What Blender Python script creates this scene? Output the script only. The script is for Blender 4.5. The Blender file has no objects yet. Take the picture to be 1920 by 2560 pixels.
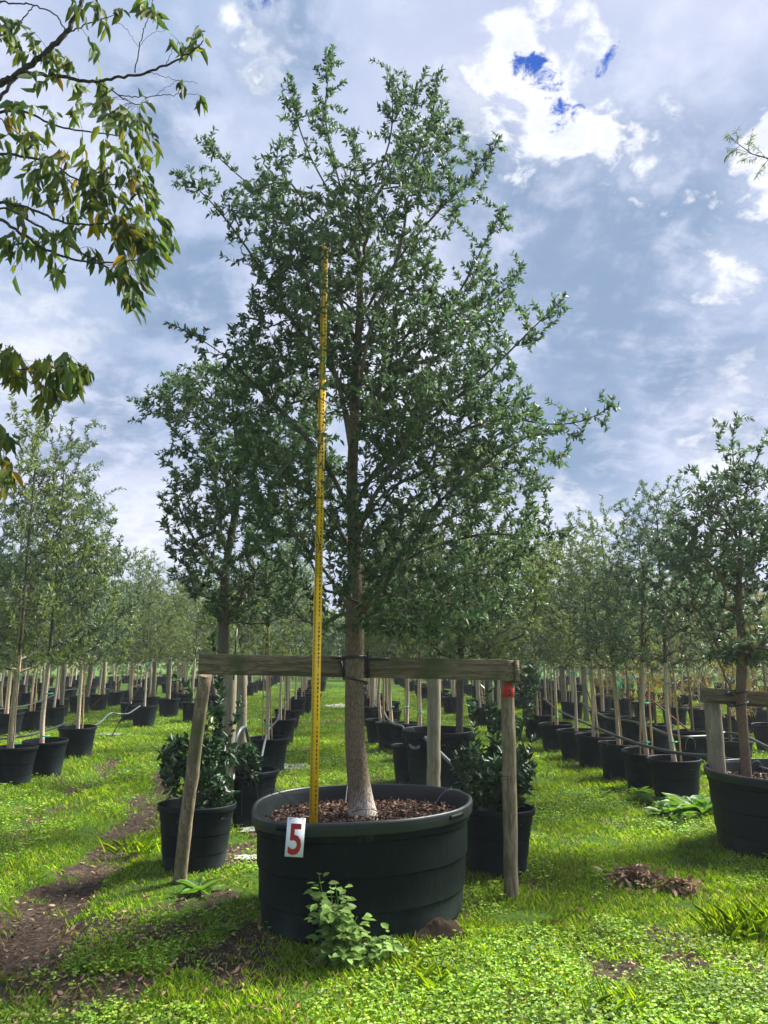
import bpy, math, random
import numpy as np
from mathutils import Vector, Matrix
R = math.radians
C = bpy.context.scene.collection
SC = bpy.context.scene
rng = np.random.default_rng(7)
random.seed(7)

# ------------------------------------------------------------ camera
CAM_H, PITCH, FPX = 1.52, 10.6, 1923.0
cd = bpy.data.cameras.new('camera'); cam = bpy.data.objects.new('camera', cd); C.objects.link(cam)
cam.location = (0, 0, CAM_H); cam.rotation_euler = (R(90 + PITCH), 0, 0)
cd.sensor_fit = 'HORIZONTAL'; cd.sensor_width = 36.0; cd.lens = 36.0 * FPX / 1920.0
cd.clip_start = 0.05; cd.clip_end = 3000
SC.camera = cam
SC.view_settings.view_transform = 'Standard'; SC.view_settings.look = 'None'
SC.view_settings.exposure = 1.62; SC.view_settings.gamma = 1.0

def pdir(px, py):
    x = (px - 960) / FPX; y = -(py - 1280) / FPX
    c, s = math.cos(R(PITCH)), math.sin(R(PITCH))
    return np.array([x, c - y * s, s + y * c])
def P(px, py, D):            # point seen at photo pixel at forward distance D
    d = pdir(px, py); return np.array([0, 0, CAM_H]) + d * (D / d[1])
def at(px, py, z=0.0):       # point seen at photo pixel on the level z
    d = pdir(px, py); return np.array([0, 0, CAM_H]) + d * ((z - CAM_H) / d[2])
K = 1920 / 1659.0
def PD(x, y, D): return P(x * K, y * K, D)

# ------------------------------------------------------------ sun + sky
SUN_AZ, SUN_EL = 62.0, 46.0       # degrees right of the view direction, above horizon
sd = bpy.data.lights.new('sun', 'SUN'); so = bpy.data.objects.new('sun', sd); C.objects.link(so)
sd.energy = 4.9; sd.angle = R(20); sd.color = (1.0, 0.95, 0.86)
sv = Vector((math.sin(R(SUN_AZ)) * math.cos(R(SUN_EL)), math.cos(R(SUN_AZ)) * math.cos(R(SUN_EL)), math.sin(R(SUN_EL))))
so.rotation_euler = sv.to_track_quat('Z', 'Y').to_euler(); so.location = (8, 4, 12)

class NT:
    def __init__(s, nt): s.nt = nt; s.n = nt.nodes; s.l = nt.links
    def new(s, t, **kw):
        n = s.n.new(t)
        for k, v in kw.items(): setattr(n, k, v)
        return n
    def set(s, sock, v):
        if hasattr(v, 'is_output'): s.l.new(v, sock)
        else: sock.default_value = v
    def math(s, op, a, b=0.0, clamp=False):
        n = s.new('ShaderNodeMath', operation=op); n.use_clamp = clamp
        s.set(n.inputs[0], a); s.set(n.inputs[1], b); return n.outputs[0]
    def vmath(s, op, a, b=(0, 0, 0)):
        n = s.new('ShaderNodeVectorMath', operation=op)
        s.set(n.inputs[0], a); s.set(n.inputs[1], b); return n
    def mix(s, f, a, b):
        n = s.new('ShaderNodeMix', data_type='RGBA')
        s.set(n.inputs[0], f); s.set(n.inputs[6], a); s.set(n.inputs[7], b); return n.outputs[2]
    def noise(s, vec, scale, detail=4, rough=0.55, dist=0.0):
        n = s.new('ShaderNodeTexNoise'); 
        if vec is not None: s.l.new(vec, n.inputs['Vector'])
        n.inputs['Scale'].default_value = scale; n.inputs['Detail'].default_value = detail
        n.inputs['Roughness'].default_value = rough; n.inputs['Distortion'].default_value = dist
        return n.outputs['Fac']
    def ramp(s, f, stops):
        n = s.new('ShaderNodeValToRGB'); s.set(n.inputs[0], f)
        e = n.color_ramp.elements
        while len(e) < len(stops): e.new(0.5)
        for el, (p, c) in zip(e, stops):
            el.position = p; el.color = c if len(c) == 4 else (*c, 1)
        return n.outputs[0]
    def rng(s, v, a, b, c=0.0, d=1.0, smooth=True):
        n = s.new('ShaderNodeMapRange'); n.interpolation_type = 'SMOOTHSTEP' if smooth else 'LINEAR'
        s.set(n.inputs[0], v); n.inputs[1].default_value = a; n.inputs[2].default_value = b
        n.inputs[3].default_value = c; n.inputs[4].default_value = d; return n.outputs[0]
    def bump(s, h, strength=0.3, dist=0.01):
        n = s.new('ShaderNodeBump'); n.inputs['Strength'].default_value = strength
        n.inputs['Distance'].default_value = dist; s.set(n.inputs['Height'], h); return n.outputs[0]

def srgb(r, g, b):
    f = lambda c: (c / 255 / 12.92) if c / 255 < .04045 else ((c / 255 + .055) / 1.055) ** 2.4
    return (f(r), f(g), f(b), 1.0)

W = bpy.data.worlds.new('World'); SC.world = W; W.use_nodes = True
w = NT(W.node_tree); w.n.clear()
tc = w.new('ShaderNodeTexCoord').outputs['Generated']
sky = w.new('ShaderNodeTexSky', sky_type='NISHITA', sun_disc=False)
sky.sun_elevation = R(SUN_EL); sky.sun_rotation = R(SUN_AZ); sky.air_density = 1.3; sky.dust_density = .3
# a cloud layer seen as a flat deck: the direction divided by its height
sep = w.new('ShaderNodeSeparateXYZ'); w.l.new(tc, sep.inputs[0])
zc = w.math('ADD', w.math('MAXIMUM', sep.outputs[2], 0.0), 0.35)
comb = w.new('ShaderNodeCombineXYZ')
w.l.new(w.math('DIVIDE', sep.outputs[0], zc), comb.inputs[0]); w.l.new(w.math('DIVIDE', sep.outputs[1], zc), comb.inputs[1])
deck = comb.outputs[0]
n1 = w.noise(deck, 1.5, 7, .5, .25); n2 = w.noise(deck, 4.5, 8, .58, .35)
n3 = w.noise(deck, 0.9, 3, .5, .0); n4 = w.noise(deck, 14, 6, .6, .3); n5 = w.noise(deck, 42, 6, .65, .4)
def blob(px, py, rad_deg, jit):    # soft round region of the sky about a direction
    d = pdir(px * K, py * K); d = d / np.linalg.norm(d)
    dn = w.vmath('DOT_PRODUCT', w.vmath('NORMALIZE', tc).outputs[0], tuple(d)).outputs['Value']
    a = w.math('ARCCOSINE', dn)
    a = w.math('ADD', a, w.math('MULTIPLY', w.math('SUBTRACT', n2, .5), jit)); a = w.math('ADD', a, w.math('MULTIPLY', w.math('SUBTRACT', n4, .5), jit * .6))
    return w.rng(a, 0.0, R(rad_deg), 1.0, 0.0)
def union(lst):
    r = lst[0]
    for b in lst[1:]: r = w.math('MAXIMUM', r, b)
    return r
base = w.mix(w.rng(n1, .36, .64), srgb(156, 178, 210), srgb(206, 212, 236))
base = w.mix(w.math('MULTIPLY', w.rng(n3, .42, .58), .5), base, srgb(190, 197, 224))
dark = union([blob(1380, 480, 12, .4), blob(1300, 660, 13, .4), blob(1180, 430, 9, .35), blob(1020, 330, 6, .3), blob(330, 250, 5, .3), blob(1250, 960, 7, .2), blob(1480, 800, 7, .3), blob(600, 60, 5, .3), blob(240, 900, 6, .3), blob(1560, 930, 6, .3), blob(420, 640, 5, .3)])
base = w.mix(w.math('MULTIPLY', dark, .85), base, srgb(126, 151, 184))
def wb(x, y, r, j, k=1.0): return w.math('MULTIPLY', blob(x, y, r, j), k)
wh = union([wb(1120, 190, 3.2, .5), wb(1180, 160, 3.4, .5), wb(1250, 150, 3.6, .5), wb(1200, 280, 3.4, .45), wb(1270, 275, 3.2, .45), wb(1400, 150, 4.2, .5), wb(1320, 210, 3.2, .5), wb(1390, 370, 3, .4, .9),
            wb(1570, 590, 3.5, .35), wb(1665, 400, 2.6, .4), wb(1540, 1060, 6, .4, .9), wb(1240, 1180, 5, .3, .9), wb(500, 22, 2.6, .35), wb(60, 745, 6, .4, .7),
            wb(170, 330, 6, .5, .6), wb(1030, 200, 4, .5, .5), wb(880, 800, 10, .4, .8), wb(320, 1150, 7, .4, .7), wb(1560, 880, 4, .4, .7), wb(570, 90, 2.5, .4, .6)])
det = w.math('ADD', w.math('SUBTRACT', n2, .5), w.math('ADD', w.math('MULTIPLY', w.math('SUBTRACT', n4, .5), .75), w.math('MULTIPLY', w.math('SUBTRACT', n5, .5), .45)))
light = w.math('ADD', w.math('MULTIPLY', wh, 1.35), w.math('MULTIPLY', det, 1.5))
base = w.mix(w.rng(light, .0, 1.6), base, srgb(246, 248, 255))
base = w.mix(w.math('MULTIPLY', w.rng(w.math('ADD', w.math('MULTIPLY', n2, .6), w.math('MULTIPLY', n4, .4)), .48, .68), .45), base, srgb(222, 228, 246))
hole = union([blob(1150, 142, 2.3, .08), blob(1182, 168, 2.2, .08), blob(1308, 132, 2.5, .08), blob(1285, 155, 2.3, .08), w.math('MULTIPLY', blob(1228, 240, 2.2, .08), .86), w.math('MULTIPLY', blob(550, 0, 2.6, .1), .8)])
hole = w.math('ADD', hole, w.math('ADD', w.math('MULTIPLY', w.math('SUBTRACT', n4, .5), 1.5), w.math('MULTIPLY', w.math('SUBTRACT', n5, .5), 2.6)))
hole = w.rng(hole, .60, 1.15)
cl = w.vmath('SCALE', base); cl.inputs[3].default_value = 0.385      # cloud radiance under exposure 1
sk = w.vmath('MULTIPLY', sky.outputs[0], (.006, .015, .040))
fin = w.mix(hole, cl.outputs[0], sk.outputs[0])
bg = w.new('ShaderNodeBackground'); w.l.new(fin, bg.inputs[0]); bg.inputs[1].default_value = 1.0
wo = w.new('ShaderNodeOutputWorld'); w.l.new(bg.outputs[0], wo.inputs[0])

# ------------------------------------------------------------ materials
def mat(name):
    m = bpy.data.materials.new(name); m.use_nodes = True; t = NT(m.node_tree); t.n.clear()
    out = t.new('ShaderNodeOutputMaterial'); return m, t, out
def principled(t, out, col, rough=.6, spec=.5, normal=None):
    p = t.new('ShaderNodeBsdfPrincipled'); t.set(p.inputs['Base Color'], col); t.set(p.inputs['Roughness'], rough)
    p.inputs['Specular IOR Level'].default_value = spec
    if normal is not None: t.l.new(normal, p.inputs['Normal'])
    t.l.new(p.outputs[0], out.inputs[0]); return p
def leaf_mat(name, cols, back=None, trans=.35, rough=.38, spec=.5, clump=3.0, tcol=None):
    m, t, out = mat(name)
    geo = t.new('ShaderNodeNewGeometry'); obc = t.new('ShaderNodeTexCoord').outputs['Object']
    rnd = geo.outputs['Random Per Island']
    c = t.ramp(rnd, [(i / (len(cols) - 1), cc) for i, cc in enumerate(cols)])
    cn = t.noise(obc, clump, 2)
    hv = t.new('ShaderNodeHueSaturation'); t.l.new(c, hv.inputs['Color'])
    t.l.new(t.rng(cn, .3, .7, .7, 1.35), hv.inputs['Value'])
    c = hv.outputs[0]
    if back: c = t.mix(geo.outputs['Backfacing'], c, t.mix(.7, c, (*back, 1)))
    p = t.new('ShaderNodeBsdfPrincipled'); t.l.new(c, p.inputs['Base Color']); p.inputs['Roughness'].default_value = rough
    p.inputs['Specular IOR Level'].default_value = spec
    tr = t.new('ShaderNodeBsdfTranslucent')
    th = t.new('ShaderNodeHueSaturation'); t.l.new(c, th.inputs['Color']); th.inputs['Value'].default_value = 1.7; th.inputs['Saturation'].default_value = 1.15
    th.inputs['Hue'].default_value = .485
    t.l.new(th.outputs[0], tr.inputs[0])
    mx = t.new('ShaderNodeMixShader'); mx.inputs[0].default_value = trans
    t.l.new(p.outputs[0], mx.inputs[1]); t.l.new(tr.outputs[0], mx.inputs[2]); t.l.new(mx.outputs[0], out.inputs[0])
    return m
M = {}
M['oak_leaf'] = leaf_mat('oak_leaf', [(.014, .040, .018), (.026, .064, .026), (.048, .098, .034), (.088, .145, .045)], back=(.085, .135, .07), trans=.36, rough=.45, spec=.32, clump=1.6)
M['young_leaf'] = leaf_mat('young_leaf', [(.030, .062, .018), (.06, .105, .026), (.10, .15, .036), (.16, .20, .05)], back=(.12, .17, .07), trans=.38, spec=.32, clump=1.5)
M['young_leaf_dark'] = leaf_mat('young_leaf_dark', [(.020, .048, .024), (.042, .082, .038), (.068, .118, .05), (.11, .16, .065)], back=(.10, .15, .095), trans=.32, spec=.32, clump=1.5)
M['far_leaf'] = leaf_mat('far_leaf', [(.04, .07, .025), (.075, .115, .04), (.12, .165, .055), (.17, .205, .08)], back=(.14, .18, .09), trans=.36, spec=.3, clump=1.2)
M['holly_leaf'] = leaf_mat('holly_leaf', [(.008, .028, .012), (.014, .045, .018), (.022, .065, .022), (.035, .085, .03)], trans=.12, rough=.42, spec=.4, clump=3)
M['camellia_leaf'] = leaf_mat('camellia_leaf', [(.018, .05, .02), (.03, .075, .028), (.045, .1, .035)], trans=.2, rough=.4, spec=.5)
M['ash_leaf'] = leaf_mat('ash_leaf', [(.03, .065, .018), (.05, .095, .022), (.08, .125, .025), (.12, .15, .028), (.04, .085, .026)], trans=.42, rough=.6, spec=.25, clump=2)
M['ash_yellow'] = leaf_mat('ash_yellow', [(.09, .12, .015), (.20, .18, .015), (.09, .13, .02), (.32, .20, .02), (.12, .14, .02)], trans=.4, rough=.6, spec=.25, clump=4)
M['cypress_leaf'] = leaf_mat('cypress_leaf', [(.09, .11, .03), (.15, .14, .035), (.20, .15, .03), (.10, .13, .04)], trans=.35, rough=.5)
M['grass'] = leaf_mat('grass', [(.065, .15, .010), (.14, .28, .014), (.23, .40, .022), (.30, .44, .05), (.42, .36, .14)], trans=.35, rough=.45, spec=.3, clump=1.3)
M['clover'] = leaf_mat('clover', [(.04, .11, .012), (.11, .23, .02), (.22, .38, .035), (.40, .52, .08)], trans=.35, rough=.5, spec=.3, clump=3)
M['weed_leaf'] = leaf_mat('weed_leaf', [(.09, .17, .035), (.14, .24, .05), (.21, .32, .08)], trans=.3, rough=.5, spec=.3, clump=5)
M['broad_weed'] = leaf_mat('broad_weed', [(.05, .12, .025), (.08, .18, .035), (.14, .26, .055)], trans=.35, rough=.45, spec=.3, clump=5)
M['dead_leaf'] = leaf_mat('dead_leaf', [(.10, .055, .03), (.20, .12, .07), (.33, .22, .14), (.14, .07, .035), (.45, .34, .23)], trans=.1, rough=.7, spec=.2, clump=9)

def bark(name, c1, c2, c3, scale=60, bumpd=.006, st=.8, stretch=.25, pale=None):
    m, t, out = mat(name); o = t.new('ShaderNodeTexCoord').outputs['Object']
    mp = t.new('ShaderNodeMapping'); t.l.new(o, mp.inputs[0]); mp.inputs['Scale'].default_value = (1, 1, stretch)
    v = t.new('ShaderNodeTexVoronoi', feature='DISTANCE_TO_EDGE'); t.l.new(mp.outputs[0], v.inputs['Vector']); v.inputs['Scale'].default_value = scale
    n = t.noise(mp.outputs[0], scale * .6, 6, .65); nb = t.noise(o, 5, 3)
    crack = t.rng(v.outputs['Distance'], .0, .16)
    c = t.mix(n, c1, c2); c = t.mix(t.rng(nb, .45, .7), c, c3)
    if pale:
        sp = t.new('ShaderNodeSeparateXYZ'); t.l.new(o, sp.inputs[0])
        hgt = t.math('SUBTRACT', sp.outputs[2], t.math('ADD', t.math('MULTIPLY', n, .16), t.math('MULTIPLY', sp.outputs[0], .9)))
        c = t.mix(t.rng(hgt, .54, .82, 1.0, 0.0), c, pale)
    c = t.mix(t.math('MULTIPLY', t.math('SUBTRACT', 1.0, crack), .55), c, tuple(x * .35 for x in c1[:3]) + (1,))
    h = t.math('ADD', t.math('MULTIPLY', crack, .6), t.math('MULTIPLY', n, .7))
    principled(t, out, c, .9, .2, t.bump(h, st, bumpd)); return m
M['oak_bark'] = bark('oak_bark', (.135, .098, .064, 1), (.26, .20, .135, 1), (.20, .17, .12, 1), 80, .007, 1.0, .3, (.58, .52, .44, 1))
M['oak_bark_base'] = bark('oak_bark_base', (.24, .19, .14, 1), (.62, .56, .48, 1), (.5, .45, .38, 1), 60, .012, 1.0)
M['twig_bark'] = bark('twig_bark', (.085, .075, .055, 1), (.16, .145, .11, 1), (.12, .11, .085, 1), 70)
M['ash_bark'] = bark('ash_bark', (.045, .035, .028, 1), (.08, .065, .055, 1), (.06, .05, .045, 1), 70)
M['young_bark'] = bark('young_bark', (.46, .38, .27, 1), (.64, .56, .44, 1), (.50, .39, .28, 1), 90, .002, .4)
M['red_bark'] = bark('red_bark', (.15, .10, .068, 1), (.26, .185, .125, 1), (.20, .13, .085, 1), 80)

def wood(name, c1, c2, cg, axis='X', scale=14):
    m, t, out = mat(name); o = t.new('ShaderNodeTexCoord').outputs['Object']
    mp = t.new('ShaderNodeMapping'); t.l.new(o, mp.inputs[0])
    sc = [1, 1, 1]; sc['XYZ'.index(axis)] = .07; mp.inputs['Scale'].default_value = sc
    g = t.noise(mp.outputs[0], scale * 3, 8, .65, 1.2); g2 = t.noise(mp.outputs[0], scale * .7, 4, .6, 2.0)
    b = t.noise(o, 3.0, 5, .6)
    wv = t.math('SINE', t.math('MULTIPLY', g2, 60))
    c = t.mix(t.rng(g, .3, .7), c1, c2)
    c = t.mix(t.math('MULTIPLY', t.rng(wv, .2, 1.0), .5), c, tuple(x * .45 for x in c1[:3]) + (1,))
    c = t.mix(t.rng(b, .48, .68), c, cg)
    kn = t.new('ShaderNodeTexVoronoi'); t.l.new(mp.outputs[0], kn.inputs['Vector']); kn.inputs['Scale'].default_value = 9
    c = t.mix(t.math('MULTIPLY', t.rng(kn.outputs['Distance'], .07, .13, 1.0, 0.0), .8), c, tuple(x * .25 for x in c1[:3]) + (1,))
    principled(t, out, c, .85, .2, t.bump(t.math('ADD', g, t.math('MULTIPLY', wv, .15)), .7, .004)); return m
M['beam_wood'] = wood('beam_wood', (.085, .066, .038, 1), (.26, .21, .14, 1), (.07, .082, .035, 1), 'X')
M['post_wood'] = wood('post_wood', (.11, .082, .05, 1), (.32, .26, .18, 1), (.12, .115, .06, 1), 'Z')
M['grey_post'] = wood('grey_post', (.20, .17, .12, 1), (.34, .30, .22, 1), (.16, .17, .11, 1), 'Z')
M['bamboo'] = wood('bamboo', (.33, .21, .11, 1), (.52, .38, .22, 1), (.36, .24, .15, 1), 'Z', 30)

def plastic(name, c1, c2, dirt, rough=.42, spec=.16, wear=1.0):
    m, t, out = mat(name); o = t.new('ShaderNodeTexCoord').outputs['Object']
    n = t.noise(o, 3, 6, .6); n2 = t.noise(o, 26, 5, .7, 1.5)
    mp = t.new('ShaderNodeMapping'); t.l.new(o, mp.inputs[0]); mp.inputs['Scale'].default_value = (1, 1, .14)
    st = t.noise(mp.outputs[0], 30, 4, .6)
    sp = t.new('ShaderNodeSeparateXYZ'); t.l.new(o, sp.inputs[0])
    low = t.rng(t.math('ADD', sp.outputs[2], t.math('MULTIPLY', t.math('SUBTRACT', n2, .5), .25)), .0, .26, 1.0, 0.0)
    c = t.mix(n, c1, c2)
    f = t.math('MULTIPLY', t.rng(n2, .56, .72), .30 * wear); f = t.math('ADD', f, t.math('MULTIPLY', t.rng(st, .54, .78), t.rng(n, .4, .65, .0, .45 * wear)))
    f = t.math('ADD', f, t.math('MULTIPLY', low, t.rng(n, .35, .7, .05, .7 * wear)), True)
    c = t.mix(f, c, dirt)
    r = t.rng(n2, .3, .8, rough + .06, rough + .3)
    principled(t, out, c, r, spec, t.bump(n2, .2, .003)); return m
M['rim_plastic'] = plastic('rim_plastic', (.0035, .0085, .010, 1), (.006, .013, .014, 1), (.05, .07, .066, 1), .30, .5, .6)
M['tub_plastic'] = plastic('tub_plastic', (.0016, .0048, .0045, 1), (.0035, .0085, .0078, 1), (.045, .066, .058, 1), .46, .09)
M['pot_plastic'] = plastic('pot_plastic', (.0025, .0055, .008, 1), (.0045, .009, .0125, 1), (.045, .06, .06, 1), .44, .14)
M['tub_plastic_worn'] = plastic('tub_plastic_worn', (.005, .008, .009, 1), (.008, .012, .012, 1), (.04, .05, .04, 1), .5)

def flat(name, col, rough=.5, var=.15, scale=20, spec=.5, metallic=0):
    m, t, out = mat(name); o = t.new('ShaderNodeTexCoord').outputs['Object']
    n = t.noise(o, scale, 5, .6)
    c = t.mix(n, tuple(x * (1 - var) for x in col) + (1,), tuple(min(1, x * (1 + var)) for x in col) + (1,))
    p = principled(t, out, c, rough, spec, t.bump(n, .1, .002)); p.inputs['Metallic'].default_value = metallic; return m
M['yellow_paint'] = flat('yellow_paint', (.86, .52, .012), .5, .12, 8)
M['ink_black'] = flat('ink_black', (.015, .013, .01), .6)
M['ink_red'] = flat('ink_red', (.55, .03, .01), .6)
M['sign_white'] = flat('sign_white', (.80, .83, .90), .45, .03)
M['sign_red'] = flat('sign_red', (.30, .002, .004), .4, .03)
M['tag_red'] = flat('tag_red', (.60, .014, .012), .4, .05)
M['rubber'] = flat('rubber', (.012, .014, .018), .35)
M['hose'] = flat('hose', (.028, .036, .04), .35, .3)
M['hose_grey'] = flat('hose_grey', (.10, .13, .14), .35, .3)
M['teal_tape'] = flat('teal_tape', (.01, .42, .28), .35)
M['rust_iron'] = flat('rust_iron', (.075, .05, .035), .8, .3)
M['red_iron'] = flat('red_iron', (.16, .03, .02), .7, .3)
M['wire'] = flat('wire', (.35, .36, .36), .4, .1, metallic=.5)
M['soil'] = flat('soil', (.028, .019, .013), .95, .7, 90, .1)
M['chip'] = leaf_mat('chip', [(.014, .008, .006), (.035, .018, .013), (.07, .035, .024), (.11, .062, .04), (.30, .22, .16)], trans=.0, rough=.85, spec=.2, clump=8)
M['paint_scrape'] = flat('paint_scrape', (.16, .12, .05), .8, .3)
M['cloth_mat'] = flat('cloth_mat', (.28, .29, .28), .8, .3, 12)

# ground material: grass tint / dirt driven by the vertex attribute 'bare'
m, t, out = mat('ground_mat'); M['ground'] = m
o = t.new('ShaderNodeTexCoord').outputs['Object']
at_ = t.new('ShaderNodeAttribute', attribute_name='bare')
ng = t.noise(o, 1.1, 6, .6); nf = t.noise(o, 22, 6, .7); nff = t.noise(o, 90, 4, .7)
g = t.ramp(t.math('ADD', t.math('MULTIPLY', ng, .5), t.math('MULTIPLY', nf, .5)), [(.3, (.028, .058, .008)), (.5, (.065, .14, .012)), (.68, (.12, .24, .024))])
dn_ = t.ramp(t.math('ADD', t.math('MULTIPLY', nf, .6), t.math('MULTIPLY', nff, .4)), [(.32, (.018, .013, .010)), (.46, (.05, .036, .026)), (.56, (.11, .082, .058)), (.68, (.30, .24, .18))])
bf = t.math('ADD', at_.outputs['Fac'], t.math('MULTIPLY', t.math('SUBTRACT', nf, .5), .8))
col = t.mix(t.rng(bf, .35, .65), g, dn_)
principled(t, out, col, .9, .15, t.bump(t.math('ADD', nf, t.math('MULTIPLY', nff, .6)), 1.0, .045))

# ------------------------------------------------------------ mesh helpers
def tag(o, label=None, cat=None, group=None, kind=None):
    if label and not 4 <= len(label.split()) <= 16: print('LABEL LEN', len(label.split()), label)
    if label: o['label'] = label
    if cat: o['category'] = cat
    if group: o['group'] = group
    if kind: o['kind'] = kind
    return o
def empty(name, loc=(0, 0, 0), rz=0.0, label=None, cat=None, group=None):
    o = bpy.data.objects.new(name, None); C.objects.link(o); o.location = loc; o.rotation_euler = (0, 0, rz)
    o.empty_display_size = .1
    return tag(o, label, cat, group)
def link(name, me, parent=None):
    o = bpy.data.objects.new(name, me); C.objects.link(o)
    if parent is not None: o.parent = parent
    return o
def mesh_np(name, V, F, m, smooth=False, mats=None, midx=None):
    """V (n,3); F list of int arrays (k, sides) """
    V = np.asarray(V, dtype=np.float32)
    me = bpy.data.meshes.new(name)
    me.vertices.add(len(V)); me.vertices.foreach_set('co', V.ravel())
    F = [np.asarray(f, dtype=np.int32) for f in F if len(f)]
    loops = np.concatenate([f.ravel() for f in F])
    tot = np.concatenate([np.full(len(f), f.shape[1], dtype=np.int32) for f in F])
    st = np.concatenate([[0], np.cumsum(tot)[:-1]]).astype(np.int32)
    me.loops.add(len(loops)); me.loops.foreach_set('vertex_index', loops)
    me.polygons.add(len(tot)); me.polygons.foreach_set('loop_start', st)
    try: me.polygons.foreach_set('loop_total', tot)
    except Exception: pass
    if smooth: me.polygons.foreach_set('use_smooth', np.ones(len(tot), dtype=bool))
    for mm in (mats or [m]): me.materials.append(mm)
    if midx is not None: me.polygons.foreach_set('material_index', np.asarray(midx, dtype=np.int32))
    me.update(calc_edges=True); me.validate(); return me
class MB:
    def __init__(s): s.V = []; s.F = {}; s.n = 0
    def add(s, V, F):
        V = np.asarray(V, float)
        F = np.asarray(F, int)
        if len(F): s.F.setdefault(F.shape[1], []).append(F + s.n)
        s.V.append(V); s.n += len(V); return s.n - len(V)
    def addf(s, F, off):
        F = np.asarray(F, int); s.F.setdefault(F.shape[1], []).append(F + off)
    def box(s, c, size, rot=None, bevel=0.0):
        c = np.asarray(c, float); hx, hy, hz = [x / 2 for x in size]
        if bevel:
            b = bevel; pts = []
            prof = [(-hx + b, -hy), (hx - b, -hy), (hx, -hy + b), (hx, hy - b), (hx - b, hy), (-hx + b, hy), (-hx, hy - b), (-hx, -hy + b)]
            for z in (-hz, hz): pts += [(x, y, z) for x, y in prof]
            V = np.array(pts); F4 = [[i, (i + 1) % 8, 8 + (i + 1) % 8, 8 + i] for i in range(8)]
            if rot is not None: V = V @ np.asarray(rot).T
            off = s.add(V + c, F4); s.addf([[7, 6, 5, 4, 3, 2, 1, 0]], off); s.addf([[8, 9, 10, 11, 12, 13, 14, 15]], off); return
        V = np.array([(x, y, z) for z in (-hz, hz) for x, y in ((-hx, -hy), (hx, -hy), (hx, hy), (-hx, hy))])
        if rot is not None: V = V @ np.asarray(rot).T
        s.add(V + c, [[3, 2, 1, 0], [4, 5, 6, 7], [0, 1, 5, 4], [1, 2, 6, 5], [2, 3, 7, 6], [3, 0, 4, 7]])
    def tube(s, pts, rad, k=6, cap=True):
        pts = np.asarray(pts, float); n = len(pts); rad = np.broadcast_to(np.asarray(rad, float), (n,))
        T = np.gradient(pts, axis=0); T /= np.linalg.norm(T, axis=1)[:, None] + 1e-12
        ref = np.array([0, 0, 1.0]) if abs(T[:, 2]).mean() < .7 else np.array([1.0, 0, 0])
        A = np.cross(T, ref); A /= np.linalg.norm(A, axis=1)[:, None] + 1e-9
        for i in range(1, n):
            a = A[i - 1] - T[i] * np.dot(A[i - 1], T[i]); A[i] = a / (np.linalg.norm(a) + 1e-9)
        B = np.cross(T, A); th = np.arange(k) * 2 * math.pi / k
        V = pts[:, None, :] + rad[:, None, None] * (np.cos(th)[None, :, None] * A[:, None, :] + np.sin(th)[None, :, None] * B[:, None, :])
        i = np.arange(n - 1)[:, None] * k; j = np.arange(k)[None, :]; j2 = (j + 1) % k
        F = np.stack([i + j, i + j2, i + k + j2, i + k + j], -1).reshape(-1, 4)
        off = s.add(V.reshape(-1, 3), F)
        if cap and k >= 3:
            s.addf([list(range(k))[::-1]], off); s.addf([list(range((n - 1) * k, n * k))], off)
    def lathe(s, prof, k=32, fn=None, crisp=.0035):
        prof = np.asarray(prof, float)
        if crisp:      # loops just beside every corner keep the moulded steps crisp
            q = [prof[0]]
            for a, b in zip(prof[:-1], prof[1:]):
                l = np.linalg.norm(b - a)
                if l > crisp * 2.5: q += [a + (b - a) * crisp / l, b - (b - a) * crisp / l]
                q.append(b)
            prof = np.array(q)
        th = np.arange(k) * 2 * math.pi / k; n = len(prof)
        V = np.stack([prof[:, 0][:, None] * np.cos(th), prof[:, 0][:, None] * np.sin(th), np.repeat(prof[:, 1][:, None], k, 1)], -1).reshape(-1, 3)
        if fn is not None: V = fn(V)
        i = np.arange(n - 1)[:, None] * k; j = np.arange(k)[None, :]; j2 = (j + 1) % k
        s.add(V, np.stack([i + j, i + j2, i + k + j2, i + k + j], -1).reshape(-1, 4))
    def mesh(s, name, m, smooth=False):
        F = [np.concatenate(v) for v in s.F.values()]
        return mesh_np(name, np.concatenate(s.V), F, m, smooth)
    def build(s, name, m, parent=None, smooth=False):
        return link(name, s.mesh(name, m, smooth), parent)

def nrm(a): return a / (np.linalg.norm(a, axis=-1, keepdims=True) + 1e-9)
def leaves(P_, D_, N_, L, Wd, fold=.18, droop=.15):
    n = len(P_); D_ = nrm(D_); S = nrm(np.cross(D_, N_)); N2 = np.cross(S, D_)
    L = np.broadcast_to(L, (n,))[:, None]; Wd = np.broadcast_to(Wd, (n,))[:, None]
    f = fold * Wd
    b = P_; tip = P_ + D_ * L - N2 * L * droop
    m1 = P_ + D_ * L * .32 ; m2 = P_ + D_ * L * .72 - N2 * L * droop * .4
    l1 = m1 + S * Wd * .5 + N2 * f; r1 = m1 - S * Wd * .5 + N2 * f
    l2 = m2 + S * Wd * .36 + N2 * f * .7; r2 = m2 - S * Wd * .36 + N2 * f * .7
    V = np.stack([b, l1, l2, tip, r2, r1], 1).reshape(-1, 3)
    o = np.arange(n)[:, None] * 6
    F = np.concatenate([o + np.array([0, 1, 2, 3]), o + np.array([3, 4, 5, 0])])
    return V, F

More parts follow.
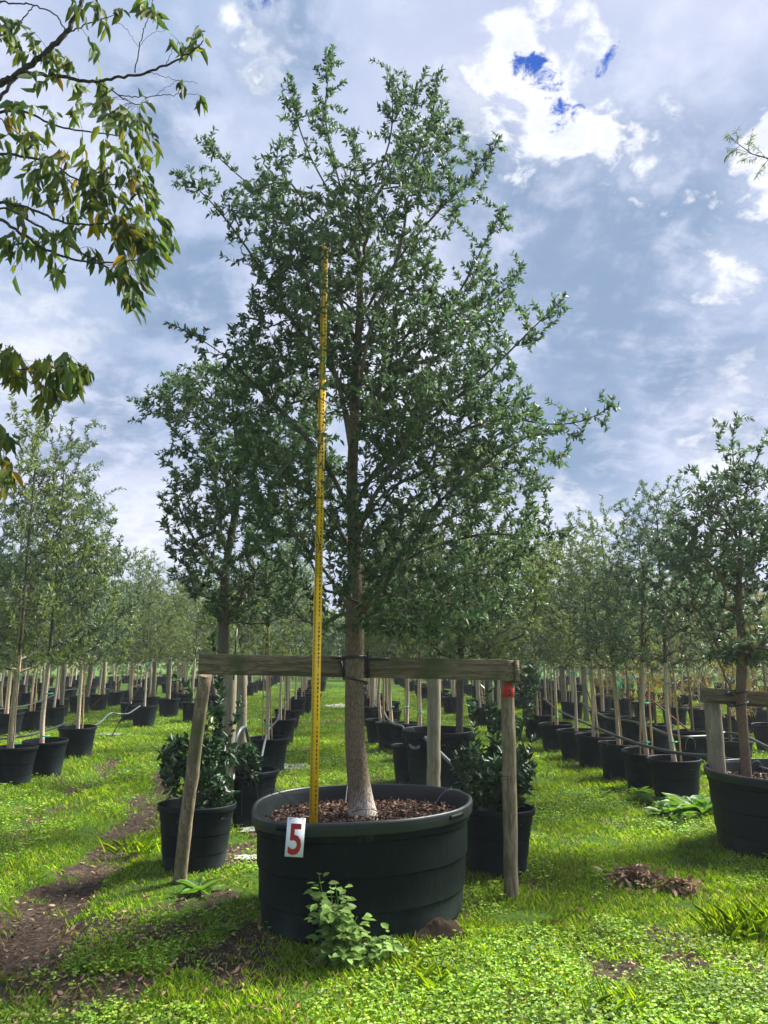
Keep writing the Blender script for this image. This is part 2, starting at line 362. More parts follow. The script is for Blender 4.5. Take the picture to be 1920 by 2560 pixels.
# value noise
_lat = np.random.default_rng(11).random((64, 64, 64))
def vnoise(p, sc):
    p = np.asarray(p, float) * sc
    if p.shape[-1] == 2: p = np.concatenate([p, np.full(p.shape[:-1] + (1,), 3.3)], -1)
    i = np.floor(p).astype(int); f = p - i; f = f * f * (3 - 2 * f); r = 0
    for dx in (0, 1):
        for dy in (0, 1):
            for dz in (0, 1):
                wgt = (f[..., 0] if dx else 1 - f[..., 0]) * (f[..., 1] if dy else 1 - f[..., 1]) * (f[..., 2] if dz else 1 - f[..., 2])
                r = r + wgt * _lat[(i[..., 0] + dx) % 64, (i[..., 1] + dy) % 64, (i[..., 2] + dz) % 64]
    return r
def fbm(p, sc, o=3): return sum(vnoise(p, sc * 2 ** k) * .5 ** k for k in range(o)) / sum(.5 ** k for k in range(o))

# ------------------------------------------------------------ ground
def seg_dist(X, Y, pts):
    d = np.full(X.shape, 1e9)
    for (a, b) in zip(pts[:-1], pts[1:]):
        a = np.array(a[:2]); b = np.array(b[:2]); ab = b - a
        t_ = np.clip(((X - a[0]) * ab[0] + (Y - a[1]) * ab[1]) / (ab @ ab + 1e-9), 0, 1)
        d = np.minimum(d, np.hypot(X - a[0] - t_ * ab[0], Y - a[1] - t_ * ab[1]))
    return d
g2 = lambda x, y: at(x * K, y * K)
RUT1 = [g2(60, 2050), g2(130, 1930), g2(215, 1855), g2(290, 1770), g2(345, 1700), g2(400, 1640)]
RUT2 = [g2(-60, 1870), g2(40, 1795), g2(120, 1730), g2(180, 1690), g2(250, 1640)]
SPOTS = [(g2(150, 1925), .30, .95), (g2(160, 1975), .22, .8), (g2(60, 2130), .18, .6), (g2(320, 2010), .30, .6), (g2(420, 1950), .4, .7), (g2(250, 1990), .4, .7),
         (g2(1385, 1890), .26, .9), (g2(1500, 1920), .15, .8), (g2(1440, 2010), .2, .6), (g2(1480, 2075), .17, .8), (g2(1620, 2080), .15, .8), (g2(1320, 2070), .22, .9),
         (g2(950, 1985), .16, 1), (g2(870, 2010), .16, .9), (g2(520, 1840), .35, .9), (g2(560, 1780), .4, .8), (g2(620, 1760), .4, .6), (g2(530, 1990), .25, .6), (g2(1030, 1960), .2, .7), (g2(1450, 1745), .4, .5),
         (g2(730, 1560), 1.3, .6), (g2(640, 1620), .7, .6), (g2(1150, 2150), .2, .5), (g2(330, 1500), 1.0, .4)]
def bare(X, Y):
    n = fbm(np.stack([X, Y], -1), 2.2, 4) - .5
    d1 = seg_dist(X, Y, RUT1) + n * .55; d2 = seg_dist(X, Y, RUT2) + n * .75
    b = np.maximum(np.clip((.28 - d1) / .16, 0, 1), .85 * np.clip((.26 - d2) / .22, 0, 1))
    for c, r, a in SPOTS:
        d = np.hypot(X - c[0], (Y - c[1]) * .8) + n * r * 1.5
        b = np.maximum(b, a * np.clip((r - d) / (r * .5), 0, 1))
    b = np.maximum(b, .55 * np.clip((fbm(np.stack([X + 9, Y], -1), 1.7, 3) - .60) / .08, 0, 1))
    b = b * (1 - .5 * np.clip((fbm(np.stack([X + 3, Y], -1), 5.5, 3) - .54) / .07, 0, 1))
    # foreground left is thin and mossy
    thin = np.clip((5.8 - Y) / .9, 0, 1) * np.clip((Y - 3.45) / .4, 0, 1) * np.clip((-.15 - X) / .6, 0, 1)
    b = np.maximum(b, thin * np.clip((fbm(np.stack([X, Y + 5], -1), 4.2, 4) - .40) / .12, 0, 1) * .78)
    return b
def ground_h(X, Y):
    p = np.stack([X, Y], -1)
    far = np.clip(1 - (np.hypot(X, Y) - 30) / 60, 0, 1)
    h = (fbm(p, .9, 3) - .5) * .09 * far + (vnoise(p, 9) - .5) * .015 * far
    h = h - .075 * np.clip((.36 - seg_dist(X, Y, RUT1)) / .25, 0, 1) - .04 * np.clip((.36 - seg_dist(X, Y, RUT2)) / .25, 0, 1)
    return h - .01
ys = np.concatenate([np.linspace(-60, 2.0, 24)[:-1], 2.0 * 1.011 ** np.arange(0, 560)])
us = np.concatenate([np.linspace(-6, -1.3, 30)[:-1], np.linspace(-1.3, 1.3, 300), np.linspace(1.3, 6, 30)[1:]])
YY, UU = np.meshgrid(ys, us, indexing='ij'); XX = UU * (np.abs(YY) * .62 + 1.2)
ZZ = ground_h(XX, YY); BB = bare(XX, YY)
ny, nx = XX.shape; ii = np.arange(ny - 1)[:, None] * nx; jj = np.arange(nx - 1)[None, :]
F = np.stack([ii + jj, ii + jj + 1, ii + nx + jj + 1, ii + nx + jj], -1).reshape(-1, 4)
gm = mesh_np('ground', np.stack([XX, YY, ZZ], -1).reshape(-1, 3), [F], M['ground'], True)
a_ = gm.attributes.new('bare', 'FLOAT', 'POINT'); a_.data.foreach_set('value', BB.ravel().astype(np.float32))
tag(link('ground', gm), kind='structure')
def gz(x, y): return float(ground_h(np.array([x]), np.array([y]))[0])

# things that keep grass away
DISCS = []
def clear_of(X, Y, extra=0.0):
    k = np.ones(X.shape, bool)
    for (cx, cy, r) in DISCS: k &= np.hypot(X - cx, Y - cy) > r + extra
    return k

# ------------------------------------------------------------ tree builder
class Skel:
    def __init__(s, cap=60000):
        s.P = np.zeros((cap, 3)); s.par = np.full(cap, -1); s.D = np.zeros((cap, 3)); s.n = 0; s.fix = {}
    def node(s, p, par, d=None):
        i = s.n; s.P[i] = p; s.par[i] = par
        s.D[i] = nrm(p - s.P[par]) if par >= 0 else (0, 0, 1)
        s.n += 1; return i
    def chain(s, pts, par=-1, step=.08):
        pts = np.asarray(pts, float)
        if par == 'near':
            par = int(np.argmin(np.linalg.norm(s.P[:s.n] - pts[0], axis=1)))
        elif par < 0: par = s.node(pts[0], -1)
        # catmull-ish resample
        seg = np.linalg.norm(np.diff(pts, axis=0), axis=1); u = np.concatenate([[0], np.cumsum(seg)])
        m_ = max(2, int(u[-1] / step)); uu = np.linspace(0, u[-1], m_ + 1)[1:]
        Q = np.stack([np.interp(uu, u, pts[:, k]) for k in range(3)], -1)
        if len(Q) > 4:
            for _ in range(2): Q[1:-1] = (Q[:-2] + 2 * Q[1:-1] + Q[2:]) / 4
        for q in Q: par = s.node(q, par)
        return par
    def grow(s, T, step=.07, wob=.012, axis=None, down=1.0, maxd=9):
        rg = np.random.default_rng(5)
        for t_ in T:
            Pn = s.P[:s.n]; d = t_ - Pn; L = np.linalg.norm(d, axis=1) + 1e-6
            dh = d / L[:, None]
            c = L * (1 + down * np.clip(.35 - dh[:, 2], 0, 2)) * (1 + .8 * np.clip(.3 - (dh * s.D[:s.n]).sum(1), 0, 1.3))
            c += (Pn[:, 2] < s.zmin) * 5
            j = int(np.argmin(c)); L0 = L[j]
            if L0 < .04: continue
            k = max(1, int(round(L0 / step)))
            p0 = s.P[j]; p1 = p0 + (s.D[j] * .35 + dh[j] * .3 + np.array([0, 0, .12])) * L0 * .5
            par = j
            for q in range(1, k + 1):
                u = q / k; pt = (1 - u) ** 2 * p0 + 2 * u * (1 - u) * p1 + u * u * t_
                if q < k: pt = pt + rg.normal(0, wob, 3)
                par = s.node(pt, par)
    def finish(s, rtip, rbase):
        n = s.n; par = s.par[:n]; cnt = np.zeros(n); kids = np.zeros(n, int)
        for i in range(n - 1, -1, -1):
            if cnt[i] == 0: cnt[i] = 1
            if par[i] >= 0: cnt[par[i]] += cnt[i]; kids[par[i]] += 1
        p = math.log(rbase / rtip) / math.log(cnt[0]); s.cnt = cnt; s.rad = rtip * cnt ** p
        best = np.full(n, -1)
        for i in range(n):
            q = par[i]
            if q >= 0 and (best[q] < 0 or cnt[i] > cnt[best[q]]): best[q] = i
        s.best = best
    def tubes(s, rmin=0.0, k=5, kmain=10, flare=None):
        mb = MB(); n = s.n; par = s.par[:n]
        starts = [0] + [i for i in range(1, n) if s.best[par[i]] != i]
        for i in starts:
            ch = [] if par[i] < 0 else [par[i]]
            r = [] if par[i] < 0 else [s.rad[i]]
            j = i
            while j >= 0: ch.append(j); r.append(s.rad[j]); j = s.best[j]
            if s.rad[i] < rmin or len(ch) < 2: continue
            r = np.array(r); pts = s.P[ch]
            if len(pts) > 5 and r.max() < .02: pts = pts; 
            if flare is not None and i == 0: r = flare(pts, r)
            mb.tube(pts, r, kmain if r[0] > .02 else (k if r[0] > .006 else 3), cap=False)
        return mb
    def leafpos(s, maxcnt, spacing, rg):
        n = s.n; idx = np.nonzero((s.cnt <= maxcnt) & (s.par[:n] >= 0))[0]
        a = s.P[s.par[idx]]; b = s.P[idx]; L = np.linalg.norm(b - a, axis=1)
        k = np.maximum(1, (L / spacing + rg.random(len(L))).astype(int))
        rep = np.repeat(np.arange(len(idx)), k)
        u = rg.random(len(rep))[:, None]
        return a[rep] * (1 - u) + b[rep] * u, nrm(b - a)[rep], s.cnt[idx][rep]

def crown_leaves(s, rg, maxcnt=3, spacing=.02, L=.045, Wd=.017, keep=None, up=.25, spread=.9):
    Pp, Td, cn = s.leafpos(maxcnt, spacing, rg)
    if keep is not None: k = keep(Pp); Pp = Pp[k]; Td = Td[k]
    n = len(Pp)
    rad = rg.normal(size=(n, 3)); rad = nrm(rad - Td * (rad * Td).sum(1)[:, None])
    D_ = Td * .55 + rad * spread + np.array([0, 0, up]) * rg.random((n, 1))
    N_ = nrm(rg.normal(size=(n, 3)) * .7 + np.array([0, 0, .8]) - rad * .3)
    LL = L * rg.uniform(.65, 1.3, n); return leaves(Pp, D_, N_, LL, Wd * rg.uniform(.8, 1.2, n) * LL / L, droop=rg.uniform(-.05, .2, (n, 1)))

def env_targets(rg, n, zs, xl, xr, cx, cy, depth=.85, clump=2.0, thr=.44, shell=.55, yoff=0.0, seed=0.0):
    out = []
    zs = np.asarray(zs, float); o = np.argsort(zs); zs = zs[o]; xl = np.asarray(xl)[o]; xr = np.asarray(xr)[o]
    wz = np.linspace(zs[0], zs[-1], 200); ww = (np.interp(wz, zs, xr) - np.interp(wz, zs, xl)) ** 1.6; cw = np.cumsum(ww); cw /= cw[-1]
    while sum(map(len, out)) < n:
        m_ = n * 3
        z = np.interp(rg.random(m_), cw, wz); l = np.interp(z, zs, xl); r = np.interp(z, zs, xr)
        th = rg.random(m_) * 2 * math.pi; q = rg.random(m_) ** shell
        c_ = (l + r) / 2; h = (r - l) / 2
        x = c_ + h * q * np.cos(th); y = cy + yoff + h * depth * q * np.sin(th)
        p = np.stack([x, y, z], -1); k = fbm(p + seed, clump, 2) > thr
        out.append(p[k])
    p = np.concatenate(out)[:n]
    d = np.hypot(p[:, 0] - cx, p[:, 1] - cy) + .25 * (p[:, 2] - p[:, 2].min()); return p[np.argsort(d + rg.normal(0, .15, n))]

# ================================================================= MAIN SUBJECT
TX, TY = at(906, 2040, .54)[:2]; TX = P(906, 2000, 5.05)[0]; TY = 5.05
TUB = np.array([TX, TY, 0.0])
TILT = R(1.6)
def egg(V):
    V = V.copy(); Rr = .72; V[:, 0] *= .935; V[:, 1] *= .955
    V[:, 1] *= 1 - .13 * V[:, 0] / Rr - .03
    V[:, 2] += V[:, 0] * math.tan(TILT) + (.006 * np.sin(3 * np.arctan2(V[:, 1], V[:, 0])))
    ang = np.arctan2(V[:, 1], V[:, 0]); k = 1 + .006 * np.sin(5 * ang + 1) + .004 * np.sin(9 * ang)
    V[:, 0] *= k; V[:, 1] *= k
    return V
tub = empty('plant_tub', TUB, 0, 'very wide black tub holding the tall central oak, white number 5 tag on its rim', 'tub')
mb = MB()
mb.lathe([(.01, 0), (.640, 0), (.652, .02), (.660, .150), (.673, .156), (.678, .335), (.691, .341), (.695, .52), (.709, .526), (.712, .570)], 128, egg)
mb.build('tub_wall', M['tub_plastic'], tub, True)
mb = MB(); mb.lathe([(.711, .560), (.727, .565), (.731, .60), (.731, .622), (.726, .632), (.712, .634), (.704, .628), (.699, .60), (.690, .50), (.680, .42)], 128, egg)
mb.build('rim', M['rim_plastic'], tub, True)
for a0, wd in ((-.62, .10), (-2.2, .10)):
    mb = MB()
    for k in range(9):
        a = a0 + (k - 4) * wd / 4
    th = np.linspace(a0 - wd, a0 + wd, 9)
    for r0, r1, z0, z1 in ((.715, .742, .590, .612),):
        ring = []
        for a in th: ring += [(r0 * math.cos(a), r0 * math.sin(a), z0), (r1 * math.cos(a), r1 * math.sin(a), z0), (r1 * math.cos(a), r1 * math.sin(a), z1), (r0 * math.cos(a), r0 * math.sin(a), z1)]
        F = []
        for k in range(8): F += [[k * 4 + q, k * 4 + (q + 1) % 4, k * 4 + 4 + (q + 1) % 4, k * 4 + 4 + q] for q in range(4)]
        F += [[0, 1, 2, 3], [35, 34, 33, 32]]
        mb.add(egg(np.array(ring)), F)
    mb.build('handle_lug', M['tub_plastic'], tub)
DISCS.append((TX, TY, .60))

# mulch in the tub: heap surface with chips
def mulch_mesh(R0, z0, n, rg, fn, size=.03):
    mb = MB(); rr = np.linspace(.001, R0, 14); th = np.arange(48) * 2 * math.pi / 48
    V = np.array([(r * math.cos(a), r * math.sin(a), z0 + .02 * (vnoise(np.array([r * math.cos(a), r * math.sin(a)]), 9) - .5) * 2) for r in rr for a in th])
    i = np.arange(13)[:, None] * 48; j = np.arange(48)[None, :]; j2 = (j + 1) % 48
    mb.add(fn(V), np.stack([i + j, i + 48 + j, i + 48 + j2, i + j2], -1).reshape(-1, 4))
    r = R0 * np.sqrt(rg.random(n)); a = rg.random(n) * 2 * math.pi
    Pp = fn(np.stack([r * np.cos(a), r * np.sin(a), z0 + .004 + rg.random(n) * .028], -1))
    D_ = rg.normal(size=(n, 3)) * np.array([1, 1, .45]); N_ = nrm(rg.normal(size=(n, 3)) * .6 + np.array([0, 0, 1]))
    L = size * rg.uniform(.4, 1.4, n)
    V, F = leaves(Pp, D_, N_, L, L * rg.uniform(.3, .6, n), .1, .05); mb.add(V, F)
    return mb
mo = mulch_mesh(.655, .515, 15000, rng, egg, .023).build('mulch', M['chip']); mo.location = TUB
tag(mo, 'dark brown bark mulch filling the wide tub around the oak trunk', 'mulch', kind='stuff')

# --- main oak
def DPX(l, D): return [PD(x, y, D) for x, y in l]
sk = Skel(); sk.zmin = 1.72
trunk_pts = [PD(785, 1750, 5.12), PD(776, 1700, 5.12), PD(769, 1640, 5.12), PD(766, 1560, 5.13), PD(766, 1450, 5.14), PD(767, 1380, 5.15), PD(765, 1330, 5.15), PD(766, 1250, 5.16), PD(764, 1130, 5.18), PD(760, 1040, 5.2),
             PD(764, 940, 5.22), PD(770, 800, 5.25), PD(778, 650, 5.3), PD(776, 500, 5.3), PD(770, 380, 5.3), PD(765, 300, 5.3)]
trunk_pts[0][2] = .50
sk.chain(trunk_pts, step=.06)
limbs = [
 ([(770, 1335), (800, 1300), (835, 1270), (850, 1225), (870, 1185), (930, 1100), (1010, 1030), (1100, 960), (1200, 920), (1260, 950)], 5.0, 4.8),
 ([(800, 1300), (830, 1285), (870, 1270), (960, 1250), (1060, 1200), (1140, 1150)], 5.0, 4.5),
 ([(775, 1345), (820, 1310), (900, 1330), (990, 1340), (1050, 1330)], 5.0, 4.6),
 ([(760, 1320), (735, 1280), (700, 1230), (640, 1160), (580, 1080)], 5.3, 5.3),
 ([(760, 1120), (735, 1060), (700, 990), (640, 920), (560, 840), (490, 770), (430, 730), (372, 700)], 5.3, 5.0),
 ([(765, 1100), (800, 1030), (870, 950), (960, 880), (1060, 800), (1130, 730), (1180, 680), (1222, 640)], 5.3, 5.0),
 ([(765, 1060), (850, 1000), (950, 950), (1080, 900), (1200, 920), (1270, 910), (1330, 872)], 5.2, 4.9),
 ([(770, 940), (820, 860), (890, 780), (960, 690), (1010, 600), (1060, 500), (1096, 440)], 5.4, 5.3),
 ([(765, 880), (720, 800), (650, 720), (590, 620), (530, 530), (470, 450), (420, 400), (375, 372)], 5.3, 5.1),
 ([(775, 760), (740, 660), (690, 560), (620, 480), (540, 400), (470, 340), (440, 296)], 5.4, 5.4),
 ([(775, 700), (830, 600), (890, 520), (960, 440), (1030, 380), (1080, 300)], 5.4, 5.2),
 ([(775, 560), (750, 450), (720, 350), (700, 250), (708, 170), (720, 98)], 5.4, 5.3),
 ([(770, 520), (720, 430), (670, 340), (640, 260), (628, 165)], 5.4, 5.3),
 ([(775, 500), (810, 400), (845, 300), (850, 220), (843, 160)], 5.4, 5.3),
 ([(780, 480), (840, 380), (880, 280), (900, 210), (918, 155)], 5.45, 5.5),
 ([(860, 400), (910, 320), (935, 250), (945, 170)], 5.45, 5.5), ([(850, 420), (930, 330), (975, 280)], 5.45, 5.4),
 ([(775, 840), (800, 700), (860, 560), (880, 460), (870, 380)], 5.0, 4.7),
 ([(762, 1000), (740, 860), (690, 700), (660, 600), (640, 500)], 5.0, 4.8),
 ([(765, 1180), (800, 1080), (860, 1000), (900, 900), (960, 820)], 4.9, 4.4),
 ([(765, 1200), (720, 1120), (640, 1040), (590, 980), (520, 900)], 5.3, 5.7),
 ([(770, 1150), (830, 1060), (950, 1000), (1100, 1010), (1180, 1040)], 5.4, 6.0),
 ([(775, 1300), (840, 1230), (930, 1180), (1050, 1150), (1150, 1160), (1230, 1150)], 5.3, 5.3),
 ([(770, 900), (830, 820), (900, 740), (1000, 700), (1100, 620), (1130, 570)], 5.4, 5.9),
]
for l, d0, d1 in limbs:
    ds = np.linspace(d0, d1, len(l)); pts = [PD(x, y, d) for (x, y), d in zip(l, ds)]
    sk.chain(pts, 'near', .08)
prof = [(225, 660, 720), (270, 640, 940), (330, 580, 980), (400, 500, 1010), (460, 480, 1050), (530, 490, 1060), (590, 530, 1080), (640, 540, 1120), (690, 500, 1150), (740, 470, 1140),
        (800, 470, 1120), (860, 470, 1170), (910, 460, 1230), (970, 460, 1240), (1030, 480, 1230), (1100, 500, 1210), (1160, 520, 1215), (1230, 540, 1200), (1290, 560, 1160), (1340, 600, 1100), (1375, 660, 1020)]
zz, xl, xr = [], [], []
for y, a, b in prof:
    pa = PD(a, y, 5.15); pb = PD(b, y, 5.15); zz.append(pa[2]); xl.append(pa[0]); xr.append(pb[0])
T = env_targets(rng, 5200, zz, xl, xr, TX, 5.15, .62, 1.9, .475, .62, .05)
RX0 = P(786, 1900, 4.70)[0]
ex = []
for l, d0, d1 in limbs[4:]:
    ds = np.linspace(d0, d1, len(l)); Q = np.array([PD(x, y, d) for (x, y), d in zip(l, ds)])
    for q in range(44):
        u = rng.uniform(len(l) * .4, len(l) - 1.35); i_ = int(u); p_ = Q[i_] + (Q[i_ + 1] - Q[i_]) * (u - i_); dr = nrm(Q[i_ + 1] - Q[i_])
        sp_ = .26 * (1.15 - u / len(l)); ex.append(p_ + dr * rng.uniform(.0, .12) + rng.normal(0, sp_ * .5, 3))
sk.grow(ex, .06, .008, down=1.0)
cross = []
for q in range(110):
    z_ = rng.uniform(2.3, 4.25); cross.append([RX0 + rng.normal(0, .10), rng.uniform(4.45, 4.66), z_])
sk.grow(T, .07, .012, down=1.0)
sk.grow(np.array(cross), .07, .01, down=1.0)
z2, l2, r2 = zip(*[(PD(a, y, 5.1)[2], PD(a, y, 5.1)[0], PD(b, y, 5.1)[0]) for y, a, b in [(960, 800, 1200), (1050, 780, 1210), (1150, 780, 1200), (1250, 780, 1180), (1330, 790, 1120), (1385, 820, 1040)]])
sk.grow(env_targets(rng, 650, z2, l2, r2, TX, 5.15, .9, 2.2, .44, .6, .1, 3.1), .07, .012, down=.7)
sk.finish(.0017, .062)
tree = empty('oak_tree', (TX, 5.12, 0), 0, 'tallest oak in the middle, growing from the wide black tub with the 5 tag', 'tree')
def rel(o): o.location = (-TX, -5.12, 0); return o
def flare(pts, r):
    z = pts[:, 2]; r2 = np.interp(z, [.50, .60, .75, 1.0, 1.5, 1.75, 2.1, 2.6, 3.4, 4.4, 5.6], [.100, .082, .070, .064, .060, .062, .047, .040, .032, .022, .008]); return np.maximum(r2, .003)
tm = sk.tubes(0, 5, 16, flare)
to = tm.build('trunk', M['oak_bark'], tree, True); rel(to)
to.data.materials.append(M['twig_bark'])
co = np.zeros(len(to.data.polygons) * 3); to.data.polygons.foreach_get('center', co); co = co.reshape(-1, 3)
ar = np.zeros(len(to.data.polygons)); to.data.polygons.foreach_get('area', ar)
ax = np.hypot(co[:, 0] - TX, co[:, 1] - 5.15)
to.data.polygons.foreach_set('material_index', np.where((ax > .22) | (ar < 5e-5), 1, 0).astype(np.int32))
# root flares
rx0, ry0 = trunk_pts[0][0] , trunk_pts[0][1]
RUL = np.array([P(786, 1900, 4.70)[0], 4.70])
def keep(p):
    # the measuring pole was slid in on the open side: twigs are pushed away from its face
    xr_ = RUL[0] * p[:, 1] / 4.7
    inr = (np.abs(p[:, 0] - xr_ - .0) < .055) & (p[:, 1] < 4.76) & (p[:, 2] < 4.2)
    return ~(inr & (rng.random(len(p)) < np.interp(p[:, 2], [1.5, 2.2, 3, 4], [.97, .86, .66, .40])))
V, F = crown_leaves(sk, rng, 6, .0064, .040, .0155, keep)
print('main leaves', len(F) // 2, 'nodes', sk.n)
rel(link('crown', mesh_np('crown', V, [F], M['oak_leaf']), tree))

# --- measuring pole
pole = empty('measuring_pole', (RUL[0], 4.70, .52), 0, 'yellow telescoping measuring pole with inch numbers standing upright in the tub beside the oak trunk', 'measuring pole')
FT = .3048
secs = [(.0, 5 * FT - .05, .050, 0.0), (5 * FT - .05, 9 * FT, .046, .004), (9 * FT, 3.70, .041, .008)]
lean = .0045
for a, b, wd, dy in secs:
    mb = MB(); mb.box(((a + b) / 2 * lean, dy, (a + b) / 2), (wd, .012, b - a), np.array([[1, 0, lean], [0, 1, 0], [-lean, 0, 1]])); mb.build('pole_section', M['yellow_paint'], pole)
def text_mesh(mb, s, size, loc, font_w=1.0, rotm=None, bold=.045):
    cu = bpy.data.curves.new('glyph', 'FONT'); cu.body = s; cu.size = size; cu.align_x = 'CENTER'; cu.align_y = 'CENTER'; cu.extrude = .0006; cu.resolution_u = 3
    cu.offset = size * bold
    ob = bpy.data.objects.new('glyph', cu); C.objects.link(ob)
    me = ob.to_mesh(); V = np.array([v.co[:] for v in me.vertices])
    bb0, bb1 = V.min(0), V.max(0); V[:, :2] -= (bb0[:2] + bb1[:2]) / 2
    V[:, 0] *= font_w
    V = np.stack([V[:, 0], -V[:, 2], V[:, 1]], -1)
    if rotm is not None: V = V @ np.asarray(rotm).T
    off = mb.add(V + np.asarray(loc), np.zeros((0, 3), int))
    for p in me.polygons: mb.addf([list(p.vertices)], off)
    ob.to_mesh_clear(); bpy.data.objects.remove(ob); bpy.data.curves.remove(cu)
mk = MB(); rd = MB(); ts = MB()
for i in range(4, 146):
    z = i * .0254
    if z > 3.69: break
    sec = [s_ for s_ in secs if s_[0] <= z < s_[1] + 1e-6][0]; wd = sec[2]; y = sec[3] - .0072; xc = z * lean
    ts.box((xc - wd / 2 + .010, y, z), (.013, .0012, .0032))
    for q in range(1, 4): ts.box((xc - wd / 2 + (.0075 if q != 2 else .009), y, z + q * .00635), (.008 if q != 2 else .011, .0012, .0022))
    if i % 12 == 0:
        if i // 12 >= 5: text_mesh(rd, str(i // 12), .026, (xc + wd * .22, y, z), .85)
    else:
        text_mesh(mk, str(i % 12), .0215 if i % 12 < 10 else .0185, (xc + wd * .22, y, z), .9 if i % 12 < 10 else .6)
mk.build('inch_numerals', M['ink_black'], pole); rd.build('foot_numerals', M['ink_red'], pole); ts.build('tick_marks', M['ink_black'], pole)

# --- number tag 5
p5 = P(738, 2093, 4.385)
s5 = empty('number_tag', p5, 0, 'white hanging tag with a red number 5 wired to the rim of the wide tub', 'tag')
rt = Matrix.Rotation(R(3), 3, 'Y') @ Matrix.Rotation(R(-4), 3, 'X'); rtn = np.array(rt)
mb = MB(); mb.box((0, 0, 0), (.098, .005, .196), rtn, 0); mb.build('tag_plate', M['sign_white'], s5)
mb = MB(); text_mesh(mb, '5', .215, rtn @ np.array([0, -.0035, -.010]), .76, rtn, .022); o5 = mb.build('numeral', M['sign_red'], s5)
mb = MB()
for sx in (-.033, .033): 
    mb.tube([rtn @ np.array([sx, -.006, .085]), rtn @ np.array([sx * 1.15, -.012, .098]), rtn @ np.array([sx * 1.1, .01, .112]), rtn @ np.array([sx, .03, .106])], .0016, 5)
mb.tube([rtn @ np.array([-.035, -.004, .093]), rtn @ np.array([0, -.008, .1]), rtn @ np.array([.048, -.006, .094])], .0014, 5)
mb.build('wire_hook', M['wire'], s5)

# --- timber frame
BY = 5.30
bl, br = P(498, 1660, BY), P(1284, 1676, BY)
frame = empty('support_frame', (0, BY, 0), 0, 'weathered wooden frame of two posts and a crossbeam behind the central oak', 'wooden frame')
mb = MB(); dv = br - bl; L = np.linalg.norm(dv); ex = dv / L; ez = nrm(np.cross(ex, [0, 1, 0])); rot = np.stack([ex, [0, 1, 0], ez], 1)
NB = 40
pv = []
for i in range(NB + 1):
    x = -L / 2 + L * i / NB; w_ = .0025 * math.sin(i * 1.7) 
    for (yy, zz_) in ((-.019, -.068), (.019, -.068), (.021, -.066), (.021, .066), (.019, .068), (-.019, .068), (-.021, .066), (-.021, -.066)):
        pv.append((x, yy, zz_ + w_ * .5 + (.003 if zz_ > 0 and i % 7 == 3 else 0)))
F = [[i * 8 + q, i * 8 + (q + 1) % 8, i * 8 + 8 + (q + 1) % 8, i * 8 + 8 + q] for i in range(NB) for q in range(8)]
off = mb.add(np.array(pv), F); mb.addf([list(range(8))[::-1], list(range(NB * 8, NB * 8 + 8))], off)
beam = mb.build('crossbeam', M['beam_wood'], frame)
beam.matrix_local = Matrix(((*rot[0], (bl[0] + br[0]) / 2), (*rot[1], 0), (*rot[2], (bl[2] + br[2]) / 2), (0, 0, 0, 1)))
mb = MB(); e = br; mb.box((e[0] + .018, .01, e[2] - .008), (.03, .09, .15)); mb.build('end_block', M['beam_wood'], frame)
mb = MB()
for dx, dz in ((-.03, .02), (-.05, -.03), (-.02, -.045)): mb.box((br[0] + dx, -.0225, br[2] + dz), (.009, .004, .009))
mb.build('nail', M['ink_black'], frame)
def log(name, p0, p1, r0, r1, m, parent=None, k=20, bend=.012, origin=None, sd=1):
    p0 = np.asarray(p0); p1 = np.asarray(p1); n = 16; u = np.linspace(0, 1, n)
    rg = np.random.default_rng(sd)
    pts = p0 + (p1 - p0) * u[:, None]; pts[:, 0] += bend * np.sin(u * math.pi * rg.uniform(.8, 1.5)) + rg.normal(0, .0015, n)
    o3 = np.asarray(origin if origin is not None else (0, 0, 0)); mb = MB()
    rr = (r0 + (r1 - r0) * u) * (1 + rg.normal(0, .012, n))
    mb.tube(pts - o3, rr, k); ob = mb.build(name, m, parent, False)
    for pl in ob.data.polygons: pl.use_smooth = len(pl.vertices) == 4
    return ob
fo = (0, BY, 0)
lb = at(457, 2187); rb = at(1276, 2239)
log('post', (lb[0], lb[1] - .1, -.08), P(515, 1688, BY + .065) , .046, .044, M['post_wood'], frame, 24, -.01, fo, 3)
log('post', (rb[0], BY + .03, -.08), P(1269, 1672, BY + .068), .048, .046, M['post_wood'], frame, 24, .004, fo, 4)
# red tag 12
tp = P(1271, 1726, BY + .068 - .0505)
rt12 = empty('red_tag', tp, 0, 'small red tag with a black number 12 on the right frame post', 'tag')
mb = MB(); o2 = [(-.036, -.045), (.036, -.045), (.036, .012), (.028, .024), (.012, .034), (.011, .048), (.006, .055), (-.006, .055), (-.011, .048), (-.012, .034), (-.028, .024), (-.036, .012)]
V = [(x, -.002, z) for x, z in o2] + [(x, .002, z) for x, z in o2]; n_ = len(o2)
off = mb.add(np.array(V), [[(i + 1) % n_, i, n_ + i, n_ + (i + 1) % n_] for i in range(n_)]); mb.addf([list(range(n_))], off); mb.addf([list(range(n_, 2 * n_))[::-1]], off)
mb.build('tag_body', M['tag_red'], rt12)
mb = MB(); text_mesh(mb, '12', .058, (0, -.0038, -.014), .85, None, .03); mb.build('numeral', M['ink_black'], rt12)
mb = MB(); mb.tube([(0, -.006, .044), (0, .003, .044)], .0035, 8); mb.build('nail', M['ink_black'], rt12)
# wire wrapped round right post
wz = P(1271, 1945, BY)[2]
mb = MB(); a = np.linspace(0, 4 * math.pi, 50); cx = (rb[0] + P(1269, 1672, BY)[0]) / 2
mb.tube(np.stack([cx + .052 * np.cos(a), BY + .045 + .052 * np.sin(a), wz + .012 * np.sin(a * .5) ], -1), .0018, 4)
tag(mb.build('wire_wrap', M['rubber']), 'thin dark wire wound around the right post of the oak frame', 'wire')
